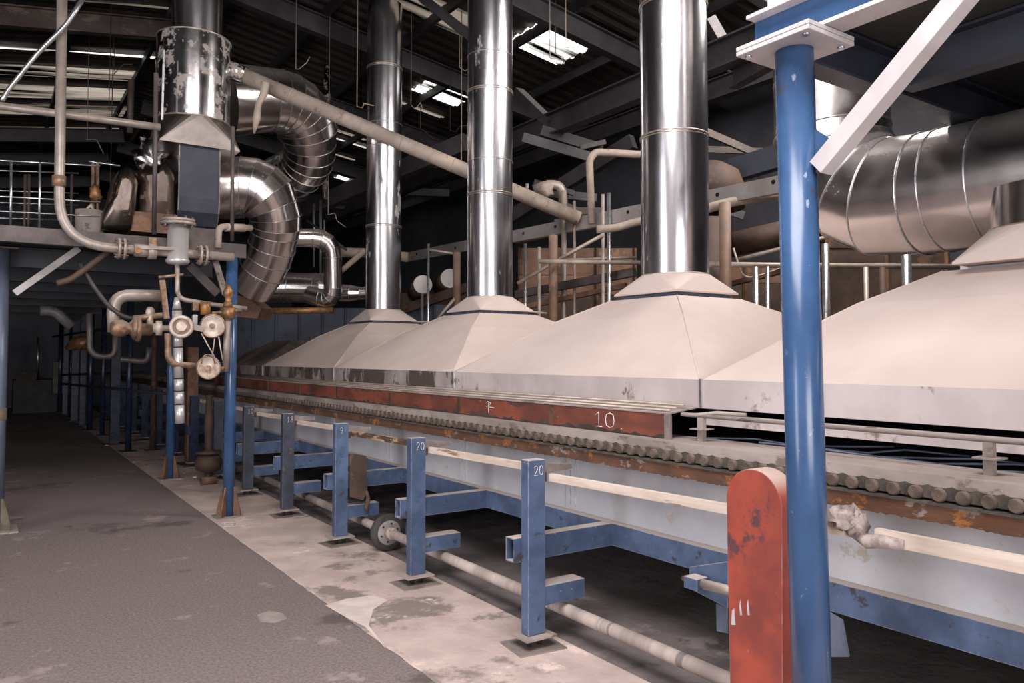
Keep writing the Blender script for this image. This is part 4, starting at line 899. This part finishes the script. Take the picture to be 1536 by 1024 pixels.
# rusty furnace bodies and beams
bodies = [((780, 372), (952, 412), 10.8, 'brown', 'rusty furnace casing high between middle and widest stacks', 0), ((780, 412.5), (952, 442), 10.8, 'brown', 'rusty furnace casing band behind the handrail', 0), ((780, 442.5), (952, 470), 10.8, 'brown_dark', 'dark rusty casing just above the hoods, between stacks', 1),
          ((600, 440), (703, 456), 12.5, 'brown_dark', 'dark casing beam behind the narrow stack', 0), ((600, 456.5), (703, 490), 12.5, 'casing_blue', 'blue-grey casing low behind the narrow stack', 1), ((1054, 400), (1180, 424), 9.7, 'brown', 'rusty beam behind the handrail by the blue column', 0), ((1054, 424.5), (1180, 446), 9.7, 'brown_dark', 'dark rusty plate low behind the widest stack', 1),
          ((345, 462), (552, 560), 17.0, 'casing_blue', 'blue-grey oven casing behind the dark sooty hood', 1), ((1240, 372.5), (1420, 432), 8.5, 'brown_dark', 'dark rusty casing low under the big duct', 1), ((1240, 330), (1420, 372), 8.5, 'brown_dark', 'dark furnace casing behind the big duct', 0)]
for (a, b, d, m, lb, ground) in bodies:
    p = at(*a, d=d); q = at(*b, d=d); z0, z1 = (0 if ground else min(p.z, q.z)), max(p.z, q.z)
    D = V((q.x-p.x, q.y-p.y, 0)); nrm = V((D.y, -D.x, 0)).normalized(); nrm = nrm if nrm.dot(FW) > 0 else -nrm
    mb = MB(); mb.prism([V((p.x, p.y, z0)), V((q.x, q.y, z0)), V((q.x, q.y, z1)), V((p.x, p.y, z1))], nrm*.5)
    t = thing('furnace_casing', V(((p.x+q.x)/2, (p.y+q.y)/2, z0)), lb, 'casing'); mb.build('panel', m, t)
    L = D.length; n = max(2, int(L/.45)); up = V((0, 0, z1-z0))
    for k in range(n+1):
        c = V((p.x, p.y, z0))+D*(k/n)-nrm*.02; MB().bar(c, c+up, .04, .04).build('stiffener', 'brown' if m != 'casing_blue' else m, t)
for k, (a, b, h, m, lb) in enumerate((((775, 442, 10.2), (952, 408, 9.0), .10, 'edge_steel', 'dark steel angle crossing low behind the rusty post'), ((775, 362, 10.8), (955, 325, 9.4), .06, 'brown', 'rusty bar just under the punched channel'), ((590, 470, 12.2), (705, 430, 11.4), .14, 'brown_dark', 'dark rusty beam rising behind the narrow stack'), ((1040, 440, 8.8), (1180, 405, 8.0), .05, 'brown', 'rusty angle bar left of the blue column'), ((780, 462, 10), (940, 428, 9.4), .06, 'brown', 'rusty bar low behind the rusty middle post'))):
    strut(at(a[0], a[1], d=a[2]), at(b[0], b[1], d=b[2]), .08, h, m, lb, 'furnace_bar', 'bar')
t = thing('dust_cyclone', at(1075, 262, d=8.8), 'dark rounded vessel top right of the widest stack', 'vessel'); c = at(1060, 275, d=8.8)
MB().lathe((c.x, c.y, c.z-.3), (0, 0, 1), [(.42, 0), (.42, .25), (.36, .42), (.2, .52), (.02, .55)], 28).build('vessel', 'brown_dark', t); MB().cyl((c.x, c.y, c.z-.3), (c.x, c.y, 0), .12, 14).build('stem', 'brown_dark', t)
# cladding blocks low on the right behind the hoods
struct(MB().span((9.2, 1.0, 0), (9.6, 5.6, 1.75)), 'trim_1', 'wall_block')
for r_ in range(3):
    for c_ in range(7):
        y0 = 1.0+c_*.62+.15*(r_ % 2); single(MB().span((9.25, y0, 1.75+r_*.36), (9.58, y0+.60, 1.75+r_*.36+.345)), 'cladding_block', 'wall_clad', 'dark grey block in the stack by the right wall', 'block', 'dark blocks by the right wall')
# clutter hanging below the roof behind the stacks
rn = random.Random(21)
for k in range(16):
    px = rn.choice([rn.uniform(610, 700), rn.uniform(780, 940), rn.uniform(460, 545), rn.uniform(1060, 1160)]); py = rn.uniform(200, 330); d = rn.uniform(10, 11.2) if px > 780 else rn.uniform(12, 15)
    L = rn.uniform(30, 120); sl_ = rn.uniform(-.25, .45)
    strut(at(px-L/2, py-L/2*sl_, d=d), at(px+L/2, py+L/2*sl_, d=d), rn.uniform(.03, .07), rn.uniform(.05, .14), rn.choice(['girder', 'girder_brown', 'dark_steel']), 'dark steel bar in the clutter under the roof behind the stacks', 'roof_bar', 'bar', 'dark bars in the roof clutter')
for k in range(15):
    px = rn.choice([rn.uniform(380, 545), rn.uniform(610, 700), rn.uniform(780, 940), rn.uniform(1060, 1160), rn.uniform(100, 235)]); py = rn.uniform(60, 330); d = rn.uniform(10, 13)
    if px > 780: d = rn.uniform(9, 11)
    P = [at(px+q*rn.uniform(4, 12), py+q*rn.uniform(-2, 9)*(1 if k % 3 else -1), d=d) for q in range(4)]
    P = [V((P[0].x, P[0].y, roof_z(P[0].x)-.06))]+P
    single(MB().tube(P, rn.uniform(.004, .007), 6), 'dangling_wire', rn.choice(['rod', 'girder_brown', 'pipe_dusty']), 'short torn wire dangling under the dark roof', 'wire', 'torn wires under the roof')
# far aisle machinery
t = thing('far_machine', (1.2, 26, 0), 'dark machine with a grey hood at the far end of the aisle', 'machine')
a = at(62, 612, z=0); MB().span((a.x-.8, 26, 0), (a.x+.5, 27.2, .95)).build('body', 'dark_steel', t); MB().span((a.x+.15, 25.8, .55), (a.x+.75, 26, 1.45)).build('cover', 'edge_steel', t)
MB().box((a.x-.5, 25.9, 1.05), (.5, .3, .25)).build('head', 'brown_dark', t)
t = thing('cloth_bundle', at(118, 515, d=15), 'golden cloth bundle tied to a far column above the aisle', 'bundle')
MB().tube([at(100, 522, d=15), at(112, 516, d=15), at(125, 514, d=15), at(134, 508, d=15)], [.05, .12, .14, .08], 10).build('bundle', 'brass', t)
pipe('lamp_arm', [(60, 466), (82, 466), (108, 490)], .09, 'grey_channel', 'pale bent pipe under the far end of the platform', .5, 10, 'pipe', y=15.5)
for k, (a, b, d) in enumerate((((80, 505), (250, 480), 15), ((92, 562), (250, 556), 16), ((92, 575), (250, 590), 13.5))):
    single(MB().cyl(at(*a, d=d+3), at(*b, d=d-2), .025, 8), 'aisle_rail', 'navy', ['upper dark rail between the receding columns', 'middle dark rail between the receding columns', 'lower dark rail between the receding columns'][k], 'rail')
# pump and vessel between column rows
t = thing('pump', at(310, 720, z=0), 'rusty brown pump with round body beside the round blue column', 'pump')
a = at(312, 722, z=0); MB().lathe((a.x, a.y, 0), (0, 0, 1), [(.10, 0), (.10, .04), (.05, .06), (.05, .12), (.15, .16), (.17, .25), (.13, .33), (.05, .36)], 18).build('body', 'brown_dark', t); MB().lathe((a.x, a.y, .36), (0, 0, 1), [(.16, 0), (.16, .03), (.05, .04), (.05, .20), (.06, .34), (.05, .5), (.04, .7), (.06, .75)], 10).build('neck', 'brown_dark', t)
t = thing('oil_can', at(309, 726, z=0), 'small rusty can lying at the foot of the blue column', 'can'); a = at(310, 726, z=0)
MB().cyl((a.x-.08, a.y-.05, .05), (a.x+.1, a.y-.05, .05), .05, 14).build('body', 'brown', t); MB().cyl((a.x+.1, a.y-.05, .05), (a.x+.13, a.y-.05, .05), .02, 10).build('spout', 'valve', t)
# small scraps on the floor
scr = [(205, 692, .12, 'canister', 'pale scrap of metal strip lying beyond the blue columns'), (218, 698, .07, 'valve', 'small brown scrap beside the pale metal strip'), (275, 710, .05, 'canister', 'tiny bright scrap near the second blue column foot'), (292, 716, .04, 'canister', 'tiny bright scrap by the rusty can'), (345, 787, .09, 'dusty_steel', 'dusty flat scrap in front of the blue column foot'), (160, 668, .05, 'valve', 'small scrap by the far dark columns')]
for px, py, s, m, lb in scr:
    a = at(px, py, z=.006); single(MB().box((a.x, a.y, .012), (s, s*.35, .012), Matrix.Rotation(px, 3, 'Z')), 'scrap', m, lb, 'scrap')

# ================================================================== light: daylight through the loading bay, skylight, added rear fill, sky
def area(name, loc, target, sx_, sy_, power, col):
    l = bpy.data.lights.new(name, 'AREA'); l.shape = 'RECTANGLE'; l.size = sx_; l.size_y = sy_; l.energy = power; l.color = col
    o = bpy.data.objects.new(name, l); COL.objects.link(o); o.location = loc
    o.rotation_euler = (V(target)-V(loc)).to_track_quat('-Z', 'Z').to_euler(); return o
area('bay_daylight', ((DX0+DX1)/2, -7.45, DZ/2), ((DX0+DX1)/2, 0, DZ/2), DX1-DX0, DZ, 720, (1, .945, .945))
area('side_window_daylight', (-7.8, 3.0, 3.0), (0, 3.0, 3.0), 9.0, 2.2, 560, (.97, .955, 1))
area('skylight_daylight', (.1, 1.4, 6.4), (1.6, 2.5, 0), 4.2, 4.0, 600, (1, .94, .935))
area('rear_fill_light', (6.7, 4.3, 6.12), (6.4, 9.5, 2.0), 2.0, 2.6, 420, (1, .93, .88))  # added fill, out of view, brightens the machinery behind the hoods
w = bpy.data.worlds.new('sky'); S.world = w; w.use_nodes = True
bg = w.node_tree.nodes['Background']; bg.inputs[0].default_value = (.85, .9, 1, 1); bg.inputs[1].default_value = .8
S.view_settings.view_transform = 'Standard'; S.view_settings.look = 'None'; S.view_settings.exposure = 0.27; S.view_settings.gamma = 1
S.view_settings.use_curve_mapping = False
